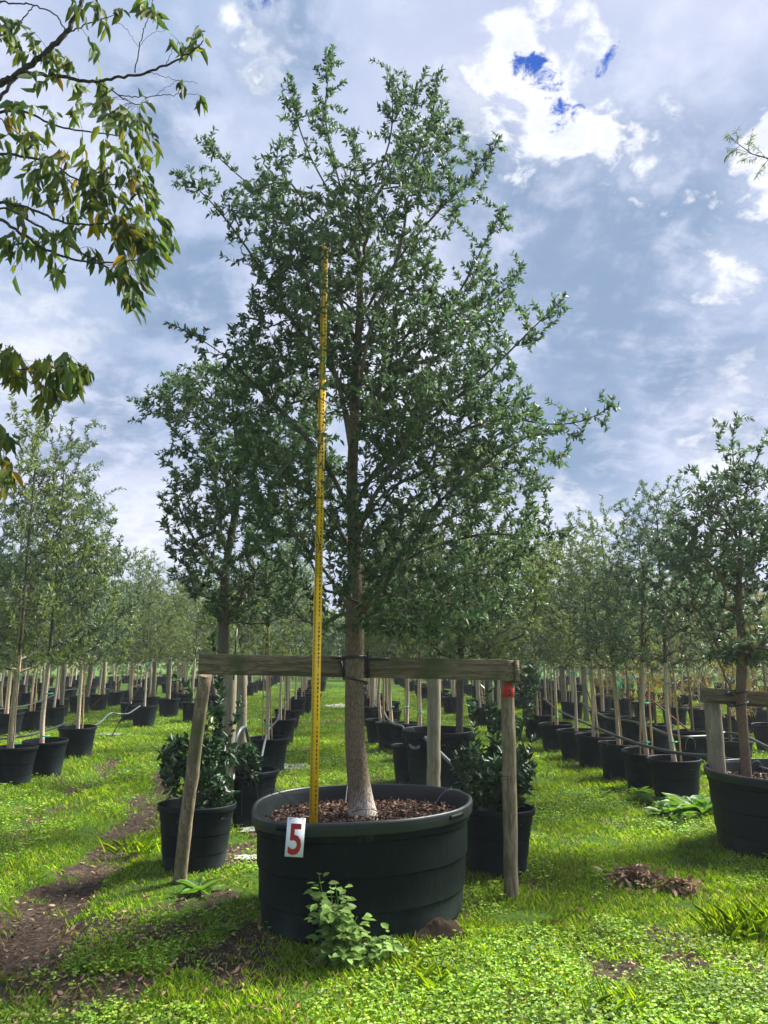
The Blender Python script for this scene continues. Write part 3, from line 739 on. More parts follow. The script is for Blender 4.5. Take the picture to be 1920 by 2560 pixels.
# tree tie
tie = empty('tree_tie', (TX, 5.15, 1.4), 0, 'black rubber strap lashing the oak trunk to the crossbeam', 'tree tie')
tl = np.array([TX, 5.15, 1.4]); mb = MB()
cxp = P(886, 1650, 5.14); cX = cxp[0]; zt = P(886, 1641, 5.1)[2]; zb = P(886, 1702, 5.1)[2]
a = np.linspace(0, 2 * math.pi, 41); ring = np.stack([cX + .074 * np.cos(a), 5.145 + .074 * np.sin(a), np.full(41, zt)], -1)
mb.tube(ring - tl, .0085, 8); mb.build('upper_loop', M['rubber'], tie, True)
mb = MB(); ring = np.stack([cX + .010 + .075 * np.cos(a), 5.145 + .075 * np.sin(a), zb + .02 * np.cos(a + 2.5)], -1); mb.tube(ring - tl, .0085, 8); mb.build('lower_loop', M['rubber'], tie, True)
mb = MB(); mb.tube(np.array([P(826, 1643, BY - .04), P(860, 1646, BY - .04), P(935, 1648, BY - .04), P(975, 1647, BY - .04)]) - tl, .0075, 8); mb.build('cross_bar', M['rubber'], tie, True)
mb = MB(); pm = P(920, 1662, BY - .03); mb.box(pm - tl, (.021, .012, .175)); mb.build('clamp_strap', M['rubber'], tie)
mb = MB(); mb.tube(np.array([P(850, 1652, BY - .03), P(862, 1700, BY - .03)]) - tl, .014, 6); mb.build('strap_tail', M['rubber'], tie)

# drip lines on the tub
def hose(name, pts, r, m, label, cat, n=40, k=6, group=None):
    pts = np.asarray(pts, float); u = np.arange(len(pts)); uu = np.linspace(0, len(pts) - 1, n)
    Q = np.stack([np.interp(uu, u, pts[:, i]) for i in range(3)], -1)
    w_ = max(1, n // (len(pts) * 2))
    for _ in range(6): Q[1:-1] = (Q[:-2] + 2 * Q[1:-1] + Q[2:]) / 4
    mb = MB(); mb.tube(Q, r, k); return tag(mb.build(name, m, None, True), label, cat, group)
hose('drip_line', [P(660, 1980, 5.0), P(680, 1972, 4.9), P(706, 1984, 4.8), P(730, 2008, 4.75), P(736, 2030, 4.7)], .003, M['rubber'], 'thin black drip line arching over the left side of the wide tub', 'drip line')
hose('drip_line', [P(655, 1985, 5.1), P(672, 1976, 4.9), P(690, 2000, 4.8), P(722, 2040, 4.6), P(740, 2055, 4.45)], .0028, M['rubber'], 'thin black drip line running down to the 5 tag inside the wide tub', 'drip line')
hose('drip_line', [P(1142, 1973, 5.1), P(1115, 1976, 5.1), P(1100, 1990, 5.1), P(1090, 2008, 5.1)], .0028, M['hose_grey'], 'grey drip line curling over the right rim of the wide tub', 'drip line')
hose('drip_line', [P(880, 2030, 4.9), P(900, 2024, 4.85), P(930, 2022, 4.9), P(950, 2032, 4.9)], .003, M['rubber'], 'thin black drip line lying at the foot of the oak trunk', 'drip line')
hose('drip_line', [P(870, 1956, 5.7), P(866, 1985, 5.5), P(864, 2008, 5.4)], .0024, M['hose_grey'], 'pale drip line hanging into the tub just left of the oak trunk', 'drip line')

# ================================================================= POTS AND YOUNG TREES
rgp = np.random.default_rng(21)
def pot_meshes():
    def fn(V):
        V = V.copy(); a = np.arctan2(V[:, 1], V[:, 0]); k = 1 + .008 * np.sin(3 * a); V[:, 0] *= k; V[:, 1] *= k; return V
    mb = MB(); mb.lathe([(.01, 0), (.215, 0), (.222, .01), (.232, .12), (.237, .126), (.246, .25), (.251, .256), (.258, .36), (.265, .366), (.270, .41)], 40, fn)
    mb.lathe([(.268, .405), (.284, .41), (.287, .43), (.286, .447), (.279, .452), (.272, .446), (.268, .41), (.262, .34)], 40, fn)
    body = mb.mesh('pot_wall', M['pot_plastic'], True)
    sm = mulch_mesh(.262, .355, 500, rgp, fn, .03).mesh('soil', M['chip'])
    return body, sm
POT, SOIL = pot_meshes()
def add_pot(x, y, label, group=None, s=1.0, soil=True, name='plant_pot'):
    z = gz(x, y); r = empty(name, (x, y, z - .012), rgp.random() * 6, label, 'plant pot', group)
    a = link('pot_wall', POT, r); a.scale = (s, s, s)
    if soil: b = link('soil', SOIL, r); b.scale = (s, s, s)
    r.rotation_euler = (rgp.normal(0, .02), rgp.normal(0, .02), rgp.random() * 6)
    DISCS.append((x, y, .21 * s)); return r

def young_variant(seed, n, Lf, Wf, sp, leafm, h=4.0, wmax=.95, base=1.38, lean=0.0, bark_='young_bark', step=.08, maxc=5, open_=.44):
    rg = np.random.default_rng(seed); s = Skel(20000); s.zmin = base - .1
    ln = rg.normal(0, .05, 2)
    s.chain([(0, 0, .2), (ln[0], ln[1], base * .6), (ln[0] * .5, ln[1] * .5, base + .2), (ln[0], 0, (base + h) / 2), (0, ln[1], h * .86)], step=step)
    f = np.array([0, .08, .25, .45, .65, .85, 1.0]); z = base + (h - base) * f
    wl = wmax * np.array([.55, .85, 1.0, .82, .52, .27, .05])
    T = env_targets(rg, n, z, -wl * rg.uniform(.85, 1.15, 7), wl * rg.uniform(.85, 1.15, 7), 0, 0, 1.0, 2.2, open_, .55, 0, seed * 7.3)
    # long whippy shoots
    wh_ = []
    for q in range(int(n * .06)):
        a = rg.random() * 6.28; zz_ = base + (h - base) * rg.uniform(.4, .95); r = wmax * rg.uniform(.35, .8) * (1.25 - (zz_ - base) / (h - base))
        b0 = np.array([r * math.cos(a), r * math.sin(a), zz_]); wh_.append(b0); wh_.append(b0 + np.array([.12 * math.cos(a), .12 * math.sin(a), .28]) * rg.uniform(.6, 1.5))
    s.grow(np.concatenate([T, np.array(wh_)]), step, .012); s.finish(.0022, .028)
    tmsh = s.tubes(0, 4, 8, lambda p, r: np.maximum(np.interp(p[:, 2], [.33, .5, base, h], [.034, .028, .024, .004]), .003)).mesh('trunk', M[bark_], True)
    tmsh.materials.append(M['twig_bark'])
    c_ = np.zeros(len(tmsh.polygons) * 3); tmsh.polygons.foreach_get('center', c_); c_ = c_.reshape(-1, 3)
    tmsh.polygons.foreach_set('material_index', ((np.hypot(c_[:, 0] - ln[0], c_[:, 1] - ln[1]) > .12) | (c_[:, 2] > base + .1)).astype(np.int32))
    V, F = crown_leaves(s, rg, maxc, sp, Lf, Wf)
    return tmsh, mesh_np('crown', V, [F], M[leafm]), len(F) // 2
VARS = {}
for key, args in {
    'a': (31, 680, .05, .015, .0075, 'young_leaf'), 'b': (32, 700, .05, .015, .0075, 'young_leaf_dark'), 'c': (33, 640, .052, .015, .0075, 'young_leaf'), 'd': (34, 760, .05, .015, .0072, 'young_leaf_dark'),
    'f': (41, 280, .08, .025, .015, 'far_leaf'), 'g': (42, 280, .08, .025, .015, 'young_leaf'), 'h': (43, 280, .08, .025, .015, 'far_leaf'), 'k': (44, 270, .08, .025, .015, 'young_leaf_dark')}.items():
    VARS[key] = young_variant(*args); print(key, VARS[key][2])

# stakes, ties and ribbon: shared meshes
def stake_mesh(dx, dy, h, r, sd):
    mb = MB(); rg = np.random.default_rng(sd); n = 14; u = np.linspace(0, 1, n)
    pts = np.stack([dx * (1 - u * .7) + rg.normal(0, .002, n), dy * (1 - u * .7) + rg.normal(0, .002, n), .33 + (h - .33) * u], -1)
    rr = r * (1 - .3 * u); rr[3::4] *= 1.15; mb.tube(pts, rr, 7); return mb.mesh('stake', M['bamboo'], True)
STK = [stake_mesh(.06, -.05, 2.3, .011, 1), stake_mesh(-.07, .02, 2.9, .010, 2), stake_mesh(.05, .05, 1.9, .012, 3), stake_mesh(-.05, -.06, 2.1, .011, 4)]
def tie_mesh():
    mb = MB(); th = np.linspace(0, 2 * math.pi, 17)
    mb.tube(np.stack([.042 * np.cos(th), .042 * np.sin(th), .004 * np.sin(2 * th)], -1), .008, 5); return mb.mesh('tie', M['teal_tape'], True)
TIE = tie_mesh()
mb = MB()
for q in range(3):
    u = np.linspace(0, 1, 7); x0 = .03 * (q - 1)
    x = .045 + x0 + .03 * np.sin(u * 4 + q); z = -u * (.16 + .05 * q); y = -.03 + .02 * np.cos(u * 5 + q)
    V = np.concatenate([np.stack([x, y, z], -1), np.stack([x + .018, y + .006, z + .004], -1)]); F = [[i, i + 1, 8 + i, 7 + i] for i in range(6)]; mb.add(V, F)
RIB = mb.mesh('ribbon', M['teal_tape'])
def add_young(x, y, key, label, group=None, s=1.0, stakes=(0,), ties=(.75, 1.35), ribbon=None, lean=None):
    z = gz(x, y); r = empty('young_tree', (x, y, z - .012), 0, label, 'tree', group)
    tmsh, cr, _ = VARS[key]; rz = rgp.random() * 6.28
    l = lean if lean is not None else rgp.normal(0, .018)
    r.rotation_euler = (rgp.normal(0, .015), l, rz)
    sz = s
    wS = min(s, 1.2)
    a = link('trunk', tmsh, r); a.scale = (wS, wS, s); a.location = (0, 0, 1.35 * (1 - s))
    b = link('crown', cr, r); b.scale = (wS, wS, s); b.location = (0, 0, 1.35 * (1 - s))
    for k in stakes: link('stake', STK[k], r)
    for zt_ in ties:
        q = link('tie', TIE, r); q.location = (0, 0, zt_)
    if ribbon is not None:
        q = link('ribbon', RIB, r); q.location = (0, 0, ribbon); q.rotation_euler = (0, 0, -rz)
    return r
PIX = lambda x, y: (x, y)
def c1(x, y): return (x / 2.37, 1400 + y / 2.37)
def c2(x, y): return (600 + x / 2.37, 1500 + y / 2.37)
def c3(x, y): return (1220 + x / 2.37, 1400 + y / 2.37)
def base_xy(pt):     # pot centre from its front foot in the photograph
    p = at(*pt); d = math.hypot(p[0], p[1]); return p[0] * (d + .21) / d, p[1] * (d + .21) / d
# (pixel of foot, tree variant or None, scale, stakes, ties, ribbon, pot label, tree label)
near = [
 (c1(60, 1335), 'a', 1.38, (1, 3), (.5, 1.3), None, 'black pot cut by the left picture edge, nearest of the left row', 'young tree in the pot cut by the left picture edge, nearest of the left row'),
 (c1(255, 1280), 'b', 1.30, (), (.5, 1.05, 1.45), None, 'black pot with weeds sprouting in it, second of the left row', 'thick pale trunked young tree leaning from the weedy pot, second of the left row'),
 (c1(450, 1172), 'c', 1.08, (2,), (.95, 1.35), None, 'black pot beside the thin iron rod, third of the left row', 'young tree leaning right from the third pot of the left row'),
 (c1(850, 990), 'a', .92, (1,), (.8, 1.3), 1.42, 'black pot standing alone at the grass edge left of the frame', 'young tree with a tall reddish bamboo stake left of the frame'),
 (c1(998, 928), 'c', .92, (), (1.35,), None, 'black pot just behind the lone pot left of the frame', 'leaning young tree just behind the one with the tall reddish stake'),
 (c1(1085, 885), 'b', .9, (0,), (1.3,), None, 'black pot partly behind the dark shrub, left of the frame', 'slim young tree behind the dark shrub, left of the frame'),
 (c1(40, 1050), 'd', 1.5, (0,), (1.3,), None, 'black pot at the left picture edge in the second row', 'young tree at the left picture edge in the second row'),
 (c1(172, 1025), 'c', 1.0, (0, 2), (1.0, 1.35), None, 'black pot behind the weedy pot, second row on the left', 'young tree behind the weedy pot, second row on the left'),
 (c1(305, 990), 'b', 1.0, (), (1.35,), None, 'black pot directly behind the iron rod on the left', 'young tree directly behind the iron rod on the left'),
 (c1(465, 908), 'd', .95, (0,), (1.2,), None, 'black pot just left of the leaning grey post', 'young tree just left of the leaning grey post'),
 (c1(575, 893), 'a', .95, (3,), (1.3,), None, 'black pot just right of the leaning grey post', 'young tree just right of the leaning grey post'),
 (c1(683, 868), 'b', .95, (1,), (1.2,), 1.4, 'black pot in the row of three touching pots, its leftmost', 'young tree with a teal ribbon in the row of three touching pots'),
 (c1(776, 853), 'c', .95, (0,), (1.3,), None, 'black pot in the row of three touching pots, its middle one', 'young tree in the middle of the row of three touching pots'),
 (c1(830, 824), 'a', .95, (), (1.3,), None, 'black pot in the row of three touching pots, its rightmost', 'young tree at the right end of the row of three touching pots'),
 (c2(160, 1025), 'a', .95, (0, 1), (.62, 1.0, 1.35), 1.55, 'black pot with drip hose looped over it, nearest left of the middle aisle', 'pale trunked young tree in the hose looped pot left of the middle aisle'),
 (c2(235, 862), 'd', .95, (2, 1), (.9, 1.35), 1.5, 'second black pot left of the middle aisle', 'young tree with teal ribbons, second left of the middle aisle'),
 (c2(275, 770), 'b', .95, (0,), (1.3,), 1.45, 'third black pot left of the middle aisle', 'third young tree left of the middle aisle'),
 (c2(325, 695), 'c', .95, (), (1.3,), None, 'fourth black pot left of the middle aisle', 'fourth young tree left of the middle aisle'),
 (c2(375, 632), 'a', .95, (0,), (1.3,), None, 'fifth black pot left of the middle aisle', 'fifth young tree left of the middle aisle'),
 (c2(1030, 1105), None, 1.0, (), (), None, 'empty looking black pot behind the right end of the wide tub', ''),
 (c2(1075, 955), 'b', .98, (1,), (.7, 1.3), None, 'black pot in front of the thick post, right of the oak trunk', 'young tree in front of the thick post, right of the oak trunk'),
 (c2(985, 905), 'a', .98, (3,), (.7, 1.3), None, 'black pot second from the thick post, right of the oak trunk', 'young tree second from the thick post, right of the oak trunk'),
 (c2(905, 895), 'c', .95, (0,), (.7, 1.3), 1.5, 'black pot third from the thick post, right of the oak trunk', 'young tree with a teal ribbon, third from the thick post'),
 (c2(835, 860), 'd', .95, (2, 1), (.9, 1.3), 1.45, 'black pot fourth from the thick post, beside the oak trunk', 'young tree with teal ribbons just right of the oak trunk'),
 (c2(785, 748), 'b', .95, (0,), (1.3,), None, 'black pot half hidden by the oak trunk, right of the middle aisle', 'young tree half hidden by the oak trunk, right of the middle aisle'),
 (c3(1120, 1432), 'b', .84, (0, 3), (.62, 1.25), None, 'black pot beside the wide tub at the right edge, nearest of the right row', 'young tree with two stakes beside the wide tub at the right edge'),
 (c3(945, 1368), 'd', .84, (3, 2), (.55, 1.0, 1.35), None, 'second black pot of the right row', 'second young tree of the right row, two stakes with green ties'),
 (c3(790, 1303), 'c', .84, (0,), (1.3,), 1.25, 'third black pot of the right row, wire hoop on its rim', 'third young tree of the right row'),
 (c3(637, 1232), 'd', .84, (3, 1), (1.3,), None, 'fourth black pot of the right row', 'fourth young tree of the right row, dark dense crown'),
 (c3(532, 1188), 'a', .84, (), (1.3,), None, 'fifth black pot of the right row, half hidden by its neighbour', 'fifth young tree of the right row'),
 (c3(412, 1132), 'b', .84, (0, 2), (.55, 1.2), None, 'sixth black pot of the right row', 'sixth young tree of the right row, with broad green ties'),
 (c3(300, 1062), 'c', .84, (2, 0), (.6, 1.35), 1.3, 'seventh black pot of the right row, behind the red rod', 'seventh young tree of the right row, with teal ribbons'),
]
for pt, key, s, stk, ties, rib, lp, lt in near:
    x, y = base_xy(pt)
    add_pot(x, y, lp, 'black nursery pots', 1.0)
    if key: add_young(x, y, key, lt, 'young trees in pots', s, stk, ties, rib)
# second line on the right: cypress with feathery yellowing leaves
def cypress_variant(seed):
    rg = np.random.default_rng(seed); s = Skel(8000); s.zmin = .8
    s.chain([(0, 0, .33), (.02, 0, 1.0), (0, .02, 1.8), (0, 0, 2.5)], step=.08)
    T = env_targets(rg, 260, [.85, 1.1, 1.7, 2.3, 2.6], [-.35, -.5, -.5, -.3, -.05], [.35, .5, .5, .3, .05], 0, 0, 1, 2.5, .45, .6, 0, seed)
    s.grow(T, .08, .012); s.finish(.002, .02)
    V, F = crown_leaves(s, rg, 3, .012, .07, .006, up=-.3)
    return s.tubes(0, 4, 8, lambda p, r: np.interp(p[:, 2], [.33, 2.5], [.022, .004])).mesh('trunk', M['red_bark'], True), mesh_np('crown', V, [F], M['cypress_leaf']), len(F)
VARS['cy'] = cypress_variant(61); VARS['cz'] = cypress_variant(62)
second = [(c3(1225, 1203), 'cy', 'pot with hose over it, behind the nearest gap of the right row', 'yellowing feathery cypress left of the thick right post'),
 (c3(1005, 1143), 'cz', 'pot behind the second and third trees of the right row', 'yellowing feathery cypress behind the second tree of the right row'),
 (c3(855, 1090), 'cy', 'pot behind the third tree of the right row', 'yellowing feathery cypress behind the third tree of the right row, teal ribbon beside it'),
 (c3(765, 1062), 'cz', 'pot behind the leaning dark rod on the right', 'yellowing feathery cypress behind the leaning dark rod'),
 (c3(690, 1025), 'd', 'pot behind the fourth tree of the right row', 'young tree behind the fourth tree of the right row'),
 (c3(500, 948), 'b', 'pot behind the fifth and sixth trees of the right row', 'young tree behind the sixth tree of the right row'),
 (c3(350, 935), 'a', 'pot behind the red rod on the right', 'young tree behind the red rod on the right'),
 (c3(1450, 1268), 'cz', 'pot between the thick post and the tree in the right edge tub', 'yellowing feathery cypress right of the thick right post'),
 (c3(1690, 1150), 'cy', 'pot at the right picture edge behind the tub there', 'yellowing feathery cypress at the right picture edge'),
 (c3(1600, 1030), 'cz', 'pot far back at the right picture edge', 'yellowing feathery cypress far back at the right picture edge'),
 (c3(1560, 990), 'cy', 'pot far back beyond the right edge tub', 'yellowing feathery cypress far back beyond the right edge tub'),
 (c3(710, 885), 'c', 'pot far back between the fourth and fifth trees of the right row', 'young tree far back between the fourth and fifth trees of the right row')]
for pt, key, lp, lt in second:
    x, y = base_xy(pt)
    add_pot(x, y, 'black ' + lp, 'black nursery pots', 1.0)
    if key in ('cy', 'cz'):
        add_young(x, y, key, lt, 'yellowing cypresses in pots', 1.15, (), (), 1.2 if 'ribbon' in lt else None)
    else: add_young(x, y, key, lt, 'young trees in pots', .95, (0,), (1.3,))
# far rows along the nursery lines
occ = [(d_[0], d_[1]) for d_ in DISCS]
rows = [(-20.5, 19, 'far left rows'), (-17.6, 16.5, 'far left rows'), (-14.8, 14, 'far left rows'), (-12.2, 12.5, 'left background rows'), (-9.6, 13.0, 'left background rows'), (-7.2, 14.5, 'left background rows'), (-5.2, 19, 'left background rows'), (-3.6, 19, 'row beyond the dark shrub'),
        (-1.05, 21.5, 'row left of the middle aisle'), (.95, 16.5, 'row right of the middle aisle'), (3.3, 14.5, 'row right of the frame'), (5.2, 18.5, 'right background rows'), (7.4, 15.0, 'right background rows'), (9.8, 16.5, 'right background rows'), (12.6, 19, 'right background rows'), (15.5, 23, 'right background rows'), (18.5, 27, 'right background rows')]
nf_ = 0
for u, d0, nm in rows:
    y = d0
    while y < 46:
        st_ = 1.45 if y < 30 else 2.1
        x = u - .057 * y + rgp.normal(0, .12)
        if abs(x / y) < .56 and (y < 32 or abs(x / y) < .5):
            if not any(abs(x - a) < .9 and abs(y - b) < .9 for a, b in occ):
                key = 'fghk'[rgp.integers(4)] if y > 17 else 'abcd'[rgp.integers(4)]
                gt = 'young trees standing far back in the ' + nm
                add_pot(x, y, 'small black pot far back in the ' + nm, 'pots standing far back in the ' + nm, 1.0, False)
                add_young(x, y, key, 'slender young tree far back in the ' + nm, gt, rgp.uniform(.85, 1.12), (int(rgp.integers(4)),) if y < 30 else (), (1.3,) if y < 30 else ())
                nf_ += 1
        y += st_ * rgp.uniform(.9, 1.1)
print('far trees', nf_)

# distant wood closing the view
mb = MB(); nW = 42000
th = rng.uniform(-.62, .62, nW); dd = rng.uniform(48, 62, nW)
X = np.tan(th) * dd; top = 3.6 + 2.6 * fbm(np.stack([X, dd * .2], -1), .22, 3) ; top += 1.6 * np.clip((vnoise(np.stack([X, dd * 0], -1), .6) - .55) * 3, 0, 1)
Z = top * rng.random(nW) ** .75
Pw = np.stack([X, dd, Z], -1); kk = fbm(Pw, .9, 2) > .40; Pw = Pw[kk]; n = len(Pw)
V, F = leaves(Pw, rng.normal(size=(n, 3)), rng.normal(size=(n, 3)), .42 * rng.uniform(.6, 1.3, n), .2 * rng.uniform(.7, 1.3, n)); mb.add(V, F)
tag(mb.build('far_trees', M['far_leaf']), 'pale green wood closing the view beyond the nursery rows', 'far trees', kind='stuff')

# ================================================================= BIGGER POTTED OAKS
def oak_behind(name, xy, trunk, prof, n, label, leafm, pn, sd, barkm='twig_bark', rb_=.05, Lf=.05, sp=.018, zmin=1.9, D=7.7, limbs=(), depth=.8, thr=.45):
    rg = np.random.default_rng(sd); s = Skel(40000); s.zmin = zmin
    s.chain(trunk, step=.08)
    for l in limbs: s.chain(l, 'near', .08)
    ex = [np.array(l[i]) * (1 - u) + np.array(l[i + 1]) * u + rg.normal(0, .10, 3) for l in limbs for i in range(len(l) - 1) for u in rg.random(9)]; ex = [e for e in ex if e[2] > zmin + .25]
    z_, l_, r_ = [], [], []
    for y, a, b in prof:
        pa = PD(a, y, D); pb = PD(b, y, D); z_.append(pa[2]); l_.append(pa[0]); r_.append(pb[0])
    T = env_targets(rg, int(n * 1.3), z_, l_, r_, trunk[2][0], D, depth, 1.8, thr, .55, 0, sd * 1.7)
    s.grow(ex, .07, .01); s.grow(T, .08, .014); s.finish(.002, rb_)
    r = empty(name, (trunk[0][0], trunk[0][1], 0), 0, label, 'tree')
    off = (-trunk[0][0], -trunk[0][1], 0)
    o_ = s.tubes(0, 4, 12).build('trunk', M[barkm], r, True); o_.location = off
    V, F = crown_leaves(s, rg, 6, sp * .42, Lf, Lf * .36); o_ = link('crown', mesh_np('crown', V, [F], M[leafm]), r); o_.location = off
    print(name, len(F) // 2); return r
# left one, behind the dark shrub
x, y = base_xy((610, 2060)); add_pot(x, y, 'tall black pot behind the shrub pot and left of the wide tub', 'black nursery pots', 1.12, name='plant_pot'); LBx, LBy = x, y
oak_behind('oak_tree', (x, y), [np.array([P(575, 1900, y)[0], y, .38]), PD(484, 1560, y), PD(482, 1400, y), PD(484, 1300, y), PD(488, 1220, y), PD(505, 1130, y), PD(515, 1040, y), PD(510, 940, y), PD(500, 850, y)],
    [(790, 420, 620), (840, 330, 700), (880, 300, 720), (940, 320, 730), (1000, 330, 740), (1060, 335, 740), (1130, 345, 720), (1200, 355, 700), (1260, 380, 670), (1310, 420, 640), (1345, 460, 600)], 1500,
    'dark oak with a grey trunk behind the left shrub, left of the central oak', 'oak_leaf', None, 71, 'twig_bark', .055, .052, .017, 1.75, y,
    limbs=[[PD(484, 1330, y), PD(510, 1325, y), PD(540, 1305, y)], [PD(484, 1250, y), PD(440, 1200, y), PD(400, 1130, y), PD(370, 1050, y)], [PD(505, 1000, y), PD(430, 920, y), PD(350, 880, y), PD(288, 862, y - .3)], [PD(500, 900, y), PD(420, 850, y), PD(360, 800, y)]])
# right one, behind the right post
x2, y2 = base_xy(c2(1150, 1125)); 
add_pot(x2 + .05, y2, 'wide low black pot with a hose resting in it, right behind the wide tub', 'black nursery pots', 1.5)
oak_behind('oak_tree', (x2, y2), [np.array([P(1147, 1900, y2)[0], y2, .45]), PD(993, 1560, y2), PD(994, 1460, y2), PD(996, 1370, y2), PD(1000, 1300, y2), PD(1005, 1220, y2), PD(1010, 1120, y2)],
    [(960, 960, 1100), (1000, 900, 1150), (1060, 850, 1190), (1120, 840, 1215), (1180, 830, 1220), (1240, 830, 1210), (1300, 830, 1190), (1350, 850, 1170), (1400, 880, 1130), (1425, 930, 1080)], 1500,
    'medium oak whose trunk shows behind the crossbeam, right of the central oak', 'young_leaf', None, 72, 'twig_bark', .045, .055, .02, 1.45, y2, limbs=[[PD(996, 1370, y2), PD(1040, 1340, y2 - .3), PD(1100, 1320, y2 - .6)]])
# right edge tub with its tree, post and beam
RX, RY = 3.42, 6.62
tub2 = empty('plant_tub', (RX, RY, -.03), 0, 'very wide black tub with scraped yellowish paint, cut by the right picture edge', 'tub')
def egg2(V): V = V.copy(); V[:, 0] *= 1.0; return V
mb = MB(); mb.lathe([(.01, 0), (.650, 0), (.660, .02), (.668, .150), (.676, .158), (.685, .335), (.693, .343), (.700, .52), (.709, .528), (.715, .570)], 96, egg2); mb.build('tub_wall', M['tub_plastic_worn'], tub2, True)
mb = MB(); mb.lathe([(.713, .560), (.728, .565), (.732, .60), (.732, .618), (.724, .626), (.710, .628), (.700, .60), (.690, .50), (.685, .42)], 96, egg2); mb.build('rim', M['rim_plastic'], tub2, True)
mb = MB(); rg = np.random.default_rng(5); th = np.linspace(3.95, 5.4, 60); lo, hi = [], []
for i, a in enumerate(th):
    top_ = .155 + .03 * math.sin(a * 5) - .02 * rg.random(); bot_ = .06 + .05 * max(0, math.sin(a * 7 + 2)) + .02 * rg.random()
    bot_ = min(bot_, top_ - .01) if i > 4 else top_ - .008 * i
    for zz_, ll in ((bot_, lo), (top_, hi)):
        r_ = np.interp(zz_, [.02, .150, .158, .335], [.660, .668, .676, .685]) + .003; ll.append((r_ * math.cos(a), r_ * math.sin(a), zz_))
V = np.array(lo + hi); mb.add(V, [[i, i + 1, 61 + i, 60 + i] for i in range(59)]); mb.build('paint_patch', M['paint_scrape'], tub2)
DISCS.append((RX, RY, .62))
mo = mulch_mesh(.66, .50, 3000, rng, egg2, .035).build('mulch', M['chip']); mo.location = (RX, RY, -.03); tag(mo, 'brown bark mulch in the wide tub at the right picture edge', 'mulch', kind='stuff')
tr_ = [np.array([P(1863, 1900, 6.75)[0], 6.75, .46]), P(1858, 1830, 6.75), P(1852, 1760, 6.75), P(1853, 1690, 6.75), P(1856, 1600, 6.75), P(1845, 1500, 6.75), P(1850, 1400, 6.75), P(1850, 1300, 6.75), P(1845, 1200, 6.75)]
oak_behind('oak_tree', (RX, RY), tr_, [(1000, 1540, 1700), (1060, 1470, 1780), (1120, 1420, 1830), (1180, 1390, 1850), (1240, 1375, 1860), (1300, 1380, 1860), (1350, 1420, 1850), (1400, 1460, 1820), (1440, 1520, 1760)], 1150,
    'bluish green oak with reddish bark growing in the tub at the right picture edge', 'young_leaf_dark', None, 73, 'red_bark', .042, .05, .019, 1.55, 6.75,
    limbs=[[P(1850, 1760, 6.7), P(1815, 1700, 6.6), P(1780, 1610, 6.5), P(1740, 1540, 6.4)], [P(1850, 1300, 6.75), P(1835, 1180, 6.75), P(1830, 1100, 6.75), P(1842, 1035, 6.75)], [P(1850, 1280, 6.75), P(1880, 1180, 6.7), P(1905, 1110, 6.7)], [P(1850, 1350, 6.7), P(1780, 1260, 6.6), P(1740, 1190, 6.6)]])
f2 = empty('support_frame', (2.9, 7.0, 0), 0, 'grey wooden post and crossbeam behind the oak at the right picture edge', 'wooden frame')
fo2 = (2.9, 7.0, 0)
log('post', P(1795, 1945, 6.95), P(1779, 1740, 6.98), .072, .070, M['grey_post'], f2, 20, 0, fo2, 8)
q0 = P(1752, 1737, 6.87); q1 = P(2150, 1768, 6.87); mb = MB(); dv = q1 - q0; L = np.linalg.norm(dv); ex = dv / L; ez = nrm(np.cross(ex, [0, 1, 0])); rot = np.stack([ex, [0, 1, 0], ez], 1)
mb.box((0, 0, 0), (L, .04, .125)); ob = mb.build('crossbeam', M['grey_post'], f2); mid = (q0 + q1) / 2 - np.array(fo2)
ob.data.materials[0] = M['beam_wood']
ob.matrix_local = Matrix(((*rot[0], mid[0]), (*rot[1], mid[1]), (*rot[2], mid[2]), (0, 0, 0, 1)))
log('post', (q1[0] - .1, 6.95, -.02), (q1[0] - .12, 6.95, q1[2] - .06), .07, .07, M['grey_post'], f2, 20, 0, fo2, 9)
tt = empty('tree_tie', P(1852, 1760, 6.7), 0, 'black strap around the trunk of the oak at the right picture edge', 'tree tie')
for dz in (0, .1):
    mb = MB(); a = np.linspace(0, 2 * math.pi, 30); mb.tube(np.stack([.075 * np.cos(a), .05 + .09 * np.sin(a), dz + .02 * np.cos(a)], -1), .009, 6); mb.build('strap_loop', M['rubber'], tt, True)

# ------------------------------------------------------------ thick posts
posts = [ # base px, top px, dia, forward distance of the foot or None, label
 (P(566, 1960, 7.35), P(576, 1650, 7.35), .064, 'thick round grey post behind the left shrub, nearest of the pair under the crossbeam'),
 (P(604, 1880, 9.4), P(606, 1655, 9.4), .060, 'round grey post just right of the thick one under the crossbeam'),
 (P(1081, 1890, 7.6), P(1084, 1655, 7.6), .066, 'thick round post under the crossbeam between the oak trunk and the right frame post'),
 (at(*c1(497, 905)), None, .068, 'leaning thick grey post among the left row'), (at(*c1(612, 800)), None, .07, 'grey post left of the row of three touching pots'),
 (at(*c1(905, 875)), None, .065, 'upright grey post behind the lone pot left of the frame'), (at(*c1(992, 830)), None, .07, 'grey post right behind the upright one, left of the frame'),
 (at(*c1(358, 935)), None, .055, 'slim grey post behind the third pot of the left row'),
 (at(*c3(585, 955)), None, .07, 'greenish grey post behind the fourth tree of the right row'), (at(*c3(455, 930)), None, .07, 'greenish grey post behind the sixth tree of the right row'),
 (at(*c2(280, 640)), None, .08, 'grey post far down the left side of the middle aisle'), (at(*c2(790, 700)), None, .08, 'grey post just right of the oak trunk, down the middle aisle'),
 (at(*c3(20, 860)), None, .07, 'grey post seen just left of the red tag'),
]
